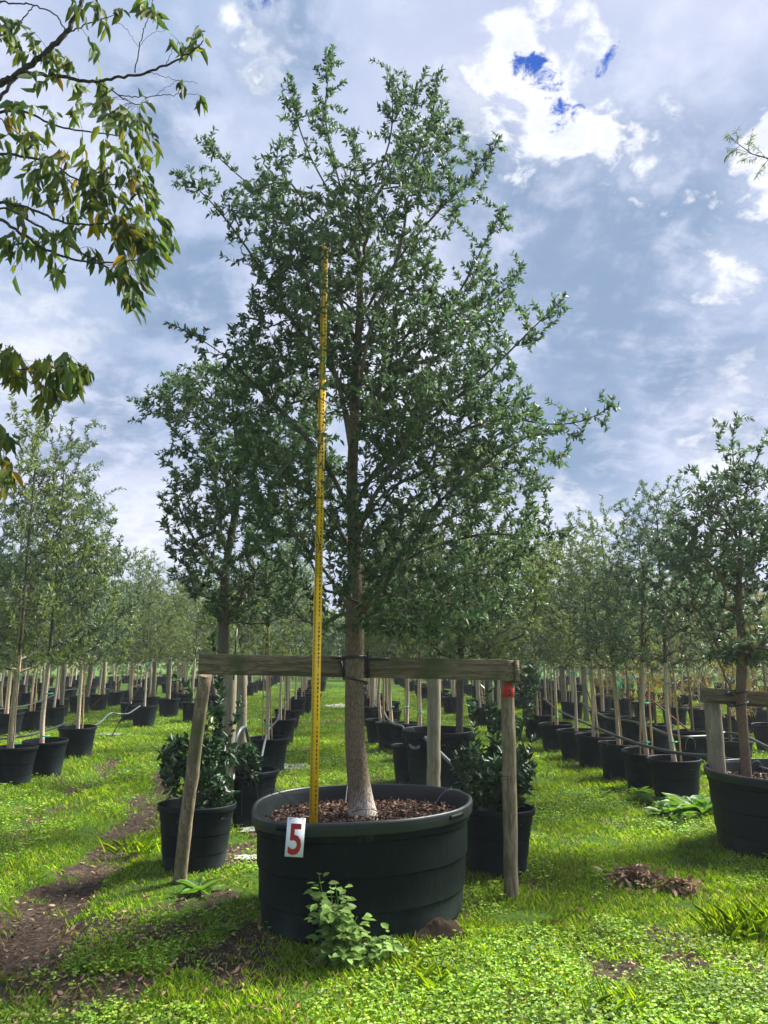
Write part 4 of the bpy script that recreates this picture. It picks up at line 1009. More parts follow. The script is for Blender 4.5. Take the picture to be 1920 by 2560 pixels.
for i, (b, tp_, r, lab) in enumerate(posts):
    b = np.array(b, float)
    if tp_ is None:
        tp_ = np.array([b[0] + (.14 if 'leaning' in lab else rgp.normal(0, .03)), b[1], 1.5 + rgp.uniform(-.05, .08)]); b = np.array([b[0], b[1], -.03])
    else: b = np.array([b[0], b[1], .02])
    ob = log('wooden_post', b, tp_, r, r * .97, M['grey_post'], None, 18, .005, b, 30 + i); ob.location = b; tag(ob, lab, 'post', 'round support posts')
for p0, p1, m_, r, lab in ((at(*c1(322, 1055)), P(*c1(365, 595), 11.2), 'rust_iron', .010, 'dark iron rod leaning by the third pot of the left row'),
                  (at(*c1(650, 1052)), P(*c1(712, 590), 13.2), 'rust_iron', .009, 'thin brown rod leaning in the grass left of the lone pot'),
                  (at(*c3(345, 1010)), P(*c3(340, 660), 12.4), 'red_iron', .016, 'dark red rod upright in the right row'),
                  (at(*c3(705, 1130)), P(*c3(765, 800), 11.4), 'rust_iron', .014, 'dark rod leaning between the third and fourth trees of the right row'),
                  (at(*c3(1420, 1180)), P(*c3(1380, 860), 9.3), 'red_iron', .014, 'reddish rod right of the thick post at the right picture edge')):
    b = np.array([p0[0], p0[1], 0]); mb = MB(); mb.tube([(0, 0, -.05), tuple((np.array(p1) - b) * np.array([1, 0, 1]))], r, 6)
    ob = mb.build('metal_rod', M[m_], None, True); ob.location = b; tag(ob, lab, 'rod')
# black cane above the beam, left
mb = MB(); mb.tube([P(584, 1700, 7.2), P(588, 1630, 7.2), P(592, 1572, 7.2)], .008, 6); tag(mb.build('cane', M['rubber'], None, True), 'short black cane sticking up above the left part of the crossbeam', 'cane')

# ------------------------------------------------------------ irrigation hoses
def hz(l, cf, zs): return [at(*cf(x, y), z) for (x, y), z in zip(l, np.broadcast_to(zs, (len(l),)))]
hose('irrigation_hose', hz([(330, 820), (410, 890), (560, 960), (700, 1020), (860, 1080), (1000, 1120), (1150, 1150), (1300, 1160), (1500, 1195), (1700, 1260)], c3, .52), .019, M['hose'], 'grey irrigation hose slung behind the trees of the right row', 'hose', 90)
hose('irrigation_hose', hz([(560, 850), (640, 900), (700, 935), (850, 955), (930, 975), (1050, 1030), (1150, 1050), (1300, 1045), (1400, 1020), (1520, 1040), (1700, 1130)], c3, .55), .017, M['hose'], 'dark irrigation hose over the second line of pots on the right', 'hose', 90)
hose('irrigation_hose', hz([(740, 545), (800, 590), (850, 650), (870, 700), (910, 735), (965, 745), (985, 800), (1010, 870), (1050, 885), (1095, 815)], c2, .5), .017, M['hose_grey'], 'grey irrigation hose running from pot to pot right of the oak trunk', 'hose', 80)
hose('irrigation_hose', hz([(1095, 815), (1150, 870), (1220, 940), (1300, 1010)], c2, [.7, .62, .52, .42]), .020, M['hose_grey'], 'straight grey hose slanting down into the wide low pot behind the tub', 'hose', 30)
hose('irrigation_hose', hz([(300, 540), (280, 600), (235, 650), (225, 710), (165, 770), (145, 850), (128, 930)], c2, [.5, .5, .5, .5, .5, .42, .3]), .015, M['hose_grey'], 'pale hose hanging down beside the nearest pot left of the middle aisle', 'hose', 60)
hose('irrigation_hose', [P(*c1(1392, 1150), 7.4), P(*c1(1395, 1060), 7.4), P(*c1(1425, 1000), 7.5), P(*c1(1455, 985), 7.7), P(*c1(1470, 1060), 8), P(*c1(1480, 1120), 8.2)], .017, M['hose_grey'], 'pale hose bent in a hoop behind the left shrub', 'hose', 40)
hose('irrigation_hose', hz([(-20, 885), (150, 865), (250, 832), (320, 800), (380, 770), (470, 762), (560, 757), (640, 765), (720, 778), (790, 750), (840, 735)], c1, .5), .015, M['hose_grey'], 'long pale hose over the back pots on the left', 'hose', 80)
hose('irrigation_hose', hz([(-20, 1060), (100, 1050), (190, 1035), (300, 1002), (400, 965)], c1, .48), .016, M['hose'], 'dark hose across the nearest pots of the left row', 'hose', 50)
hose('irrigation_hose', hz([(550, 985), (600, 960), (640, 915), (670, 903), (700, 912), (760, 912), (800, 885), (830, 865)], c1, [.42, .4, .42, .45, .42, .4, .44, .46]), .014, M['hose_grey'], 'grey hose sagging between the third pot of the left row and the lone pot', 'hose', 60)
for i, (x0, y0, D_, w_, h_, lab) in enumerate([(1420, 960, 7.7, 60, 60, 'behind the left shrub, topmost'), (1400, 1330, 7.3, 90, 170, 'beside the tall pot behind the left shrub'), (1480, 1450, 6.9, 50, 180, 'dangling left of the wide tub')]):
    a = np.linspace(-.3, 3.5, 14); hose('drip_line', [P(*c1(x0 + w_ * math.cos(q), y0 - h_ * math.sin(q)), D_) for q in a], .003, M['rubber'], 'thin black drip line loop ' + lab, 'drip line')
for i, (x0, y0, D_, w_, h_, lab) in enumerate([(1000, 800, 9.6, 40, 50, 'over the pot in front of the thick post'), (1200, 1110, 8.9, 30, 60, 'on the gap pot near the thick right post'), (1590, 1240, 6.6, 40, 50, 'over the tub at the right picture edge'), (690, 1100, 9.7, 20, 30, 'on the third pot of the right row')]):
    a = np.linspace(-.2, 3.4, 14); cf = c2 if i == 0 else c3
    hose('drip_line', [P(*cf(x0 + w_ * math.cos(q), y0 - h_ * math.sin(q)), D_) for q in a], .003, M['hose_grey'], 'thin drip line loop ' + lab, 'drip line')

# ================================================================= SHRUBS
def shrub(label, cxy, prof, D, n, Lf, leafm, sd, sp=.02, spikes=(), zmin=.4, depth=.9, stems=5, thr=.4, z0=.36):
    rg = np.random.default_rng(sd); s = Skel(20000); s.zmin = -1
    x0, y0 = cxy; s.node(np.array([x0, y0, z0 - .1]), -1)
    zt_ = []
    for k in range(stems):
        a = k * 6.28 / stems; s.chain([(x0 + .03 * math.cos(a), y0 + .03 * math.sin(a), z0), (x0 + .10 * math.cos(a), y0 + .1 * math.sin(a), z0 + .25)], 0, .05)
    for l in spikes: s.chain([(x0, y0, z0)] + l, 0, .06)
    z_, l_, r_ = [], [], []
    for y, a, b in prof:
        pa = P(a, y, D); pb = P(b, y, D); z_.append(pa[2]); l_.append(pa[0]); r_.append(pb[0])
    T = env_targets(rg, n, z_, l_, r_, x0, D, depth, 4, thr, .6, 0, sd)
    s.grow(T, .05, .01, down=.6); s.finish(.0022, .016)
    r = empty('shrub', (x0, y0, z0 - .05), 0, label, 'shrub'); off = (-x0, -y0, -(z0 - .05))
    o_ = s.tubes(0, 4, 6).build('stems', M['twig_bark'], r, True); o_.location = off
    V, F = crown_leaves(s, rg, 5, sp * .62, Lf, Lf * .42, up=.4); o_ = link('foliage', mesh_np('foliage', V, [F], M[leafm]), r); o_.location = off
    return r
lx, ly = base_xy((492, 2190)); ly = 6.12; lx = P(492, 2000, ly)[0]
add_pot(lx, ly, 'black pot with a dark glossy shrub behind the left frame post', 'black nursery pots', 1.02)
shrub('dark glossy leaved shrub in the pot behind the left frame post', (lx, ly), [c1(0, 1000)[1:] + (c1(1180, 0)[0], c1(1330, 0)[0]), (c1(0, 860)[1], c1(1200, 0)[0], c1(1330, 0)[0]), (c1(0, 1050)[1], c1(1000, 0)[0], c1(1370, 0)[0]), (c1(0, 1150)[1], c1(940, 0)[0], c1(1400, 0)[0]), (c1(0, 1300)[1], c1(950, 0)[0], c1(1400, 0)[0]), (c1(0, 1400)[1], c1(990, 0)[0], c1(1390, 0)[0]), (c1(0, 1490)[1], c1(1050, 0)[0], c1(1370, 0)[0])],
      ly, 520, .055, 'holly_leaf', 81, .014, spikes=[[P(*c1(1280, 1200), ly), P(*c1(1300, 1000), ly), P(*c1(1310, 850), ly), P(*c1(1290, 700), ly), P(*c1(1240, 600), ly - .1)], [P(*c1(1330, 1200), ly), P(*c1(1380, 950), ly), P(*c1(1440, 830), ly)], [P(*c1(1200, 1150), ly), P(*c1(1210, 900), ly), P(*c1(1120, 790), ly), P(*c1(1050, 690), ly)], [P(*c1(1300, 900), ly), P(*c1(1300, 600), ly + .2), P(*c1(1240, 440), ly + .2)]])
shrub('small dark shrub spilling from the tall pot left of the wide tub', (LBx, LBy - .1), [(c1(0, 1110)[1], c1(1400, 0)[0], c1(1530, 0)[0]), (c1(0, 1180)[1], c1(1380, 0)[0], c1(1560, 0)[0]), (c1(0, 1260)[1], c1(1390, 0)[0], c1(1550, 0)[0]), (c1(0, 1330)[1], c1(1420, 0)[0], c1(1500, 0)[0])], LBy - .25, 110, .065, 'holly_leaf', 82, .014, z0=.42)
rx, ry = P(1234, 2000, 6.0)[0], 6.0
add_pot(rx, ry, 'black pot with a dark glossy shrub behind the right frame post', 'black nursery pots', 1.0)
shrub('dark glossy leaved shrub in the pot behind the right frame post', (rx, ry), [(c3(0, 1100)[1], c3(-150, 0)[0], c3(190, 0)[0]), (c3(0, 1180)[1], c3(-210, 0)[0], c3(290, 0)[0]), (c3(0, 1280)[1], c3(-200, 0)[0], c3(290, 0)[0]), (c3(0, 1400)[1], c3(-170, 0)[0], c3(240, 0)[0]), (c3(0, 1490)[1], c3(-120, 0)[0], c3(190, 0)[0])],
      ry, 480, .062, 'holly_leaf', 83, .015, spikes=[[P(*c3(40, 1250), ry), P(*c3(30, 1050), ry), P(*c3(10, 880), ry), P(*c3(0, 760), ry)], [P(*c3(-40, 1250), ry), P(*c3(-90, 1000), ry), P(*c3(-80, 860), ry)], [P(*c3(60, 1250), ry), P(*c3(50, 1000), ry), P(*c3(55, 860), ry)], [P(*c3(180, 1250), ry), P(*c3(250, 1150), ry), P(*c3(265, 1060), ry)]])
cxx, cyy = at(*c3(185, 1075))[:2]
shrub('camellia like shrub with light glossy leaves standing right of the red tag', (cxx, cyy), [(c3(0, 600)[1], c3(150, 0)[0], c3(260, 0)[0]), (c3(0, 700)[1], c3(150, 0)[0], c3(310, 0)[0]), (c3(0, 800)[1], c3(130, 0)[0], c3(320, 0)[0]), (c3(0, 900)[1], c3(130, 0)[0], c3(270, 0)[0]), (c3(0, 1000)[1], c3(150, 0)[0], c3(260, 0)[0])], cyy, 170, .085, 'camellia_leaf', 84, .022, z0=.1)

# weed in front of the tub
def weed(label, c, prof, D, n, L, Wd, leafm, sd, name='weed', nst=9, cat='weed'):
    rg = np.random.default_rng(sd); mb = MB(); lv = []
    r = empty(name, (c[0], c[1], 0), 0, label, cat)
    ys_, a_l, b_l = zip(*[(P(480, y, D)[2], P(a, y, D)[0], P(b, y, D)[0]) for y, a, b in prof])
    ys_ = np.array(ys_); o = np.argsort(ys_); ys_ = ys_[o]; a_l = np.array(a_l)[o]; b_l = np.array(b_l)[o]
    Pp, Dd, Nn = [], [], []
    for k in range(nst):
        zt_ = ys_[-1] * rg.uniform(.15, 1.0) if k else ys_[-1]
        xa, xb = np.interp(zt_, ys_, a_l), np.interp(zt_, ys_, b_l)
        tip = np.array([rg.uniform(xa, xb), D + rg.uniform(-.12, .1), zt_]); b = np.array([c[0] + rg.normal(0, .05), c[1] + rg.normal(0, .04), 0])
        u = np.linspace(0, 1, 10)[:, None]; midp = b * .6 + tip * .4 + np.array([0, 0, .1 * zt_])
        pts = (1 - u) ** 2 * b + 2 * u * (1 - u) * midp + u * u * tip; mb.tube(pts - np.array([c[0], c[1], 0]), np.linspace(.004, .0015, 10), 5)
        m_ = int(n / nst)
        uu = rg.uniform(.15, 1, m_)[:, None]; q = (1 - uu) ** 2 * b + 2 * uu * (1 - uu) * midp + uu * uu * tip
        a = rg.random(m_) * 6.28; dr = np.stack([np.cos(a), np.sin(a), rg.uniform(-.3, .35, m_)], -1)
        Pp.append(q + dr * rg.uniform(.01, .06, (m_, 1))); Dd.append(dr); Nn.append(np.tile([0, -.35, 1.0], (m_, 1)) + rg.normal(0, .25, (m_, 3)))
    Pp = np.concatenate(Pp) - np.array([c[0], c[1], 0]); V, F = leaves(Pp, np.concatenate(Dd), np.concatenate(Nn), L * rg.uniform(.6, 1.25, len(Pp)), Wd * rg.uniform(.8, 1.2, len(Pp)), .12, .12)
    mb.build('stems', M['broad_weed'], r, True); link('foliage', mesh_np('foliage', V, [F], M[leafm]), r); return r
wc = at(868, 2400)
weed('leafy light green weed growing against the front of the wide tub', (wc[0], 4.22), [(2200, 780, 830), (2250, 775, 870), (2320, 780, 985), (2380, 770, 1030), (2460, 770, 1060)], 4.22, 560, .058, .034, 'weed_leaf', 91, nst=26)
weed('low weed with reddish stems between the leafy weed and the dirt mound', (P(965, 2420, 4.3)[0], 4.3), [(2330, 900, 980), (2400, 880, 1010), (2440, 890, 1010)], 4.3, 150, .032, .02, 'weed_leaf', 92, nst=10)
# broad leaved weeds
def rosette(label, c, n, L, Wd, leafm, sd, up=.7, name='broad_leaf_weed'):
    rg = np.random.default_rng(sd); a = rg.random(n) * 6.28; el = rg.uniform(.2, up, n)
    D_ = np.stack([np.cos(a), np.sin(a), el * 1.6], -1); N_ = np.stack([-np.cos(a) * el * 1.6, -np.sin(a) * el * 1.6, np.ones(n)], -1) + rg.normal(0, .15, (n, 3))
    o = rg.normal(0, .02, (n, 3)) * np.array([1, 1, .2]); V, F = leaves(o, D_, N_, L * rg.uniform(.6, 1.2, n), Wd * rg.uniform(.8, 1.2, n), .15, .3)
    ob = link(name, mesh_np(name, V, [F], M[leafm])); ob.location = (c[0], c[1], gz(c[0], c[1])); return tag(ob, label, 'weed', 'broad leaved weeds')
bw = [(c3(880, 1390), .17, 'lobed weed at the left end of the weed patch by the right row'), (c3(960, 1440), .17, 'broad leaved weed left of the big bright one by the right edge tub'), (c3(1050, 1500), .22, 'broad leaved weed in the middle of the patch by the right edge tub'), (c3(1130, 1520), .2, 'broad leaved weed low in front of the nearest right row pot'),
      (c3(1190, 1470), .26, 'darker broad leaved weed between the nearest right row pot and the tub'), (c3(1250, 1500), .32, 'big bright broad leaved weed against the right edge tub'), (c3(1070, 1585), .14, 'small broad leaved weed nearest the camera in the patch by the right edge tub')]
for i, (pt, s, lab) in enumerate(bw): rosette(lab, at(*pt), 16, s, s * .42, 'broad_weed', 100 + i)
rosette('rosette of pointed leaves at the foot of the left frame post', at(*c1(1195, 1960)), 18, .16, .06, 'broad_weed', 120, .9)
rosette('low weed between the left frame post and the wide tub', at(560, 2330), 14, .09, .04, 'broad_weed', 121, .6)
# grass tuft bottom right
M['tuft'] = leaf_mat('tuft', [(.14, .27, .02), (.24, .38, .03), (.36, .48, .06)], trans=.45, rough=.6, spec=.2)
def tuft(label, c, n, L, sd):
    rg = np.random.default_rng(sd); a = rg.random(n) * 6.28; el = rg.uniform(.9, 4.5, n); D_ = np.stack([np.cos(a), np.sin(a), el], -1)
    N_ = np.stack([-np.cos(a), -np.sin(a), .3 + 0 * a], -1); o = np.stack([rg.normal(0, .10, n), rg.normal(0, .07, n), 0 * a], -1)
    V, F = leaves(o, D_, N_, L * rg.uniform(.4, 1.15, n), .0034, .1, rg.uniform(.1, .5, (n, 1))); ob = link('grass_tuft', mesh_np('grass_tuft', V, [F], M['tuft'])); ob.location = (c[0], c[1], gz(c[0], c[1])); tag(ob, label, 'grass tuft', 'grass tufts')
tuft('tall bright grass tuft near the lower right corner', at(1860, 2330), 130, .19, 1)
tuft('grass tuft cut by the right picture edge', at(1925, 2320), 80, .18, 2)
tuft('fine dark grass tuft at the bottom edge, right of the middle', at(1580, 2520), 50, .13, 3)
tuft('small grass tuft in front of the dirt mound', at(1090, 2470), 40, .12, 4)
tuft('grass tuft left of the left frame post', at(345, 2120), 90, .17, 5)
# dirt mound
mc = at(1095, 2345); mb = MB(); n1_, n2_ = 22, 30; V = []
for i in range(n1_):
    rr_ = i / (n1_ - 1)
    for j in range(n2_):
        a = j * 2 * math.pi / n2_; x = .20 * rr_ * math.cos(a); y = .16 * rr_ * math.sin(a)
        V.append((x, y, .125 * (1 - rr_ ** 1.6) * (1 + .35 * math.cos(a) * rr_) - .03 + .03 * (float(vnoise(np.array([x + 1, y + 1]), 22)) - .5) + .015 * (float(vnoise(np.array([x + 1, y + 1]), 60)) - .5)))
i = np.arange(n1_ - 1)[:, None] * n2_; j = np.arange(n2_)[None, :]; j2 = (j + 1) % n2_
mb.add(np.array(V), np.stack([i + j, i + n2_ + j, i + n2_ + j2, i + j2], -1).reshape(-1, 4)); ob = mb.build('dirt_mound', M['soil'], None, True); ob.location = (mc[0], mc[1], 0)
tag(ob, 'dark crumbly mound of soil against the right foot of the wide tub', 'dirt mound')
# pale ground cloth scraps
for i, (x, y, sx, sy, lab) in enumerate([(560, 1775, .22, .4, 'grey ground cloth showing left of the wide tub'), (730, 1525, .5, .8, 'pale ground cloth strip in the middle aisle'), (640, 1655, .3, .3, 'pale ground cloth scrap behind the left of the wide tub'), (238, 1585, .3, .25, 'pale ground cloth scrap behind the left row'), (545, 1850, .14, .1, 'grey disc of ground cloth beside the left shrub pot')]):
    c = g2(x, y); rg = np.random.default_rng(i); a = np.linspace(0, 6.283, 25)[:-1]; k = rg.uniform(.6, 1.1, 24)
    rr = []; 
    for q in np.linspace(.01, 1, 6): rr.append(np.stack([sx * k * q * np.cos(a), sy * k * q * np.sin(a), np.full(24, 0.0)], -1))
    V = np.concatenate(rr); V[:, 2] = ground_h(V[:, 0] + c[0], V[:, 1] + c[1]) + .012
    i_ = np.arange(5)[:, None] * 24; j_ = np.arange(24)[None, :]; mb = MB(); mb.add(V, np.stack([i_ + j_, i_ + 24 + j_, i_ + 24 + (j_ + 1) % 24, i_ + (j_ + 1) % 24], -1).reshape(-1, 4))
    ob = mb.build('ground_cloth', M['cloth_mat'], None, True); ob.location = (c[0], c[1], 0); tag(ob, lab, 'ground cloth')

# ================================================================= GRASS, CLOVER, FALLEN LEAVES
def scatter(n, y0, y1, rg, pw=1.0):
    Y = y0 * (y1 / y0) ** (rg.random(n) ** pw); X = (rg.random(n) * 2 - 1) * (Y * .60 + .35); return X, Y
def blades(n, y0, y1, hgt, wd, rg):
    X, Y = scatter(n, y0, y1, rg); p = np.stack([X, Y], -1)
    b = bare(X, Y); cov = fbm(p, 2.6, 3)
    k = (rg.random(n) > b * 1.15) & (rg.random(n) < .72 + 1.0 * (cov - .40) / .2) & clear_of(X, Y)
    X, Y, cov = X[k], Y[k], cov[k]; n = len(X); Z = ground_h(X, Y) - .004
    sc_ = np.maximum(1, Y / 6.5) ** .62
    H = hgt * rg.uniform(.45, 1.4, n) * (.55 + 1.1 * fbm(np.stack([X, Y], -1), 1.3, 2)) * np.minimum(sc_, 1.5)
    a = rg.random(n) * 6.28; D_ = np.stack([np.cos(a) * .38, np.sin(a) * .38, np.ones(n)], -1) + rg.normal(0, .22, (n, 3))
    N_ = np.stack([-np.cos(a), -np.sin(a), np.zeros(n)], -1) + rg.normal(0, .4, (n, 3))
    return leaves(np.stack([X, Y, Z], -1), D_, N_, H, wd * sc_ * rg.uniform(.7, 1.3, n), .1, rg.uniform(.1, .5, (n, 1)))
rg = np.random.default_rng(77)
V1, F1 = blades(460000, 2.7, 38, .037, .0038, rg)
tag(link('grass', mesh_np('grass', V1, [F1], M['grass'])), 'short bright green grass covering the ground between the pots', 'grass', kind='stuff')
def clovers(n, y0, y1, rg):
    X, Y = scatter(n, y0, y1, rg); p = np.stack([X, Y], -1)
    cov = fbm(p + 31, 1.9, 3); right = np.clip((X + .4) / 1.2, 0, 1) * np.clip((5.0 - Y) / 1.0, 0, 1); near_ = np.clip((4.0 - Y) / .6, 0, 1)
    lf2 = np.clip((-.1 - X) / .5, 0, 1) * np.clip((Y - 3.5) / .3, 0, 1) * np.clip((6 - Y) / .6, 0, 1); pr = np.clip((cov - .48 + .075 * right + .075 * near_ - .06 * lf2) / .08, 0, 1)
    k = (rg.random(n) < pr) & (rg.random(n) > bare(X, Y) * .95) & clear_of(X, Y, .02)
    X, Y = X[k], Y[k]; n = len(X); sc_ = np.maximum(1, Y / 6) ** .7
    Z = ground_h(X, Y) + rg.uniform(.006, .062, n) * (.5 + vnoise(np.stack([X, Y], -1), 4))
    c = np.stack([X, Y, Z], -1); out = []
    a0 = rg.random(n) * 6.28; N_ = nrm(rg.normal(0, .38, (n, 3)) + np.array([0, -.15, 1]))
    for q in range(3):
        a = a0 + q * 2.09; D_ = np.stack([np.cos(a), np.sin(a), np.full(n, .12)], -1) + rg.normal(0, .12, (n, 3))
        L = .0112 * sc_ * rg.uniform(.5, 1.6, n); out.append(leaves(c, D_, N_, L, L * .85, .12, .05))
    VV = np.concatenate([o[0] for o in out]); FF = []; off = 0
    for o in out: FF.append(o[1] + off); off += len(o[0])
    return VV, np.concatenate(FF)
V2, F2 = clovers(150000, 2.7, 20, rg)
tag(link('clover', mesh_np('clover', V2, [F2], M['clover'])), 'low patches of small round leaved clover and weeds among the grass', 'clover', kind='stuff')
print('grass', len(F1) // 2, 'clover', len(F2) // 2)
def litter(X, Y, rg, L=.05, zup=.01, pile=0.0):
    n = len(X); Z = ground_h(X, Y) + zup + rg.random(n) * .02 + pile
    D_ = rg.normal(size=(n, 3)) * np.array([1, 1, .25]); N_ = nrm(rg.normal(0, .45, (n, 3)) + np.array([0, 0, 1])); LL = L * rg.uniform(.5, 1.4, n)
    return leaves(np.stack([X, Y, Z], -1), D_, N_, LL, LL * rg.uniform(.3, .5, n), rg.uniform(-.5, .6, (n, 1)), rg.uniform(-.3, .6, (n, 1)))
X, Y = scatter(26000, 2.8, 13, rg); b = bare(X, Y); lf = np.clip((.3 - X) / 1.5, 0, 1) * np.clip((5.5 - Y) / 1.5, 0, 1); k = (rg.random(len(X)) < b * .55 + .03 + .10 * lf) & clear_of(X, Y); V, F = litter(X[k], Y[k], rg, .033)
tag(link('fallen_leaves', mesh_np('fallen_leaves', V, [F], M['dead_leaf'])), 'brown and tan fallen leaves strewn over the bare patches and thin grass', 'fallen leaves', kind='stuff')
for (c, n, rx_, ry_, lab) in ((at(*c3(870, 1885)), 330, .15, .15, 'heap of curled brown leaves and twigs in the grass at lower right'), (at(*c3(1140, 1945)), 110, .08, .09, 'smaller heap of brown leaves right of the larger one')):
    X = c[0] + rg.normal(0, rx_ * .6, n); Y = c[1] + rg.normal(0, ry_ * .6, n); pile = .06 * np.exp(-((X - c[0]) / rx_) ** 2 - ((Y - c[1]) / ry_) ** 2)
    V, F = litter(X, Y, rg, .055, .01, pile); V[:, :2] -= c[:2]; ob = link('leaf_heap', mesh_np('leaf_heap', V, [F], M['dead_leaf'])); ob.location = (c[0], c[1], 0); tag(ob, lab, 'leaf heap')

# ================================================================= OVERHANGING TREE (upper left)
def c6(x, y): return (x / 2.37, y / 2.37)
rg = np.random.default_rng(55); AD = 3.9
at_root = np.array([-4.4, 4.6, 0]); ash = empty('overhanging_tree', at_root, 0, 'tree with long drooping green and yellowing leaves reaching in from the upper left corner', 'tree')
ab = MB(); nodes = []
def branch(l, D0, D1, r0, r1, cf=c6, pre=None):
    pts = [P(*cf(x, y), d) for (x, y), d in zip(l, np.linspace(D0, D1, len(l)))]
    if pre is not None: pts = list(pre) + pts
    pts = np.array(pts); u = np.arange(len(pts)); uu = np.linspace(0, len(pts) - 1, len(pts) * 6); Q = np.stack([np.interp(uu, u, pts[:, i]) for i in range(3)], -1)
    for _ in range(5): Q[1:-1] = (Q[:-2] + 2 * Q[1:-1] + Q[2:]) / 4
    Q[1:-1] += rg.normal(0, .003, Q[1:-1].shape); ab.tube(Q - at_root, np.linspace(r0, r1, len(Q)), 7 if r0 > .008 else 4); nodes.append(Q[6 if pre is not None else 0:]); return Q
Tk = np.array([-3.7, 4.5, 4.2]); Tk2 = np.array([-3.8, 4.5, 3.2])
ab.tube(np.array([at_root + [0, 0, -.1], at_root + [.1, 0, 1], at_root + [.3, -.05, 2.2], Tk2, Tk, [-3.6, 4.4, 5.4], [-3.3, 4.3, 6.6]]) - at_root, [.14, .12, .11, .1, .08, .06, .04], 14)
branch([(-60, 520), (60, 470), (130, 420), (300, 290), (400, 190), (460, 80), (490, -20), (520, -150)], AD, AD, .022, .010, pre=[Tk])
branch([(130, 430), (300, 445), (450, 470), (560, 490), (650, 465), (850, 435), (1000, 385), (1090, 335), (1180, 270), (1205, 240)], AD, AD - .1, .012, .003)
branch([(800, 430), (830, 270), (860, 150), (900, 40), (905, -30)], AD, AD, .004, .002)
branch([(850, 435), (900, 430), (1000, 460), (1060, 480), (1170, 492)], AD, AD, .002, .0012)
branch([(600, 500), (700, 560), (760, 600), (820, 625), (880, 590)], AD, AD, .005, .002); branch([(700, 565), (820, 575), (920, 572), (1060, 555), (1160, 560)], AD, AD, .004, .0015)
branch([(920, 570), (980, 520), (1060, 470)], AD, AD, .0018, .001); branch([(980, 390), (1020, 300), (1060, 250)], AD, AD, .002, .001); branch([(1140, 300), (1150, 200), (1160, 150)], AD, AD, .002, .001)
branch([(400, 190), (520, 140), (620, 110), (700, 80)], AD, AD, .006, .002); branch([(670, 110), (760, 180), (820, 280)], AD, AD, .0016, .001); branch([(830, 270), (880, 200), (980, 180)], AD, AD, .0018, .001)
branch([(-60, 640), (20, 560), (100, 430)], AD, AD, .012, .009, pre=[Tk])
branch([(-60, 665), (150, 650), (300, 740), (560, 790), (740, 810)], AD, AD + .2, .010, .003, pre=[Tk])
branch([(-60, 890), (150, 930), (300, 960), (480, 1080), (640, 1090), (780, 1110)], AD, AD + .1, .010, .002, pre=[Tk])
branch([(-60, 1170), (200, 1240), (400, 1330), (600, 1330), (720, 1320)], AD, AD - .1, .010, .003, pre=[Tk2])
branch([(-60, 1240), (100, 1370), (250, 1470), (400, 1530), (540, 1560), (700, 1555), (820, 1540)], AD, AD - .2, .011, .003, pre=[Tk2])
branch([(-60, 1170), (250, 1350), (450, 1480), (620, 1570), (700, 1650), (760, 1690)], AD, AD - .1, .008, .002, pre=[Tk2])
branch([(-60, 10), (100, 20), (200, 30), (330, 80), (390, 180)], AD, AD, .007, .004, pre=[Tk]); branch([(-60, 240), (60, 180), (160, 90), (200, 30)], AD, AD, .005, .003)
branch([(40, 800), (110, 790), (180, 870), (270, 890)], AD + .1, AD, .003, .001); branch([(0, 700), (90, 780), (200, 860), (260, 960)], AD, AD, .004, .002)
branch([(90, 1400), (110, 1500), (130, 1600)], AD, AD, .002, .001); branch([(300, 1500), (320, 1560), (340, 1620)], AD, AD, .002, .001)
branch([(-60, 310), (0, 290), (150, 290), (300, 290), (430, 250), (520, 285)], AD, AD - .1, .007, .002, cf=c1 if False else (lambda x, y: (x / 2.37, 800 + y / 2.37)), pre=[Tk2])
branch([(-60, 420), (100, 330), (200, 380), (300, 420)], AD, AD, .005, .002, cf=lambda x, y: (x / 2.37, 800 + y / 2.37), pre=[Tk2])
branch([(-80, 640), (-20, 680), (20, 760), (40, 900)], AD, AD, .005, .002, cf=lambda x, y: (x / 2.37, 800 + y / 2.37), pre=[Tk2])
NODES = np.concatenate(nodes)
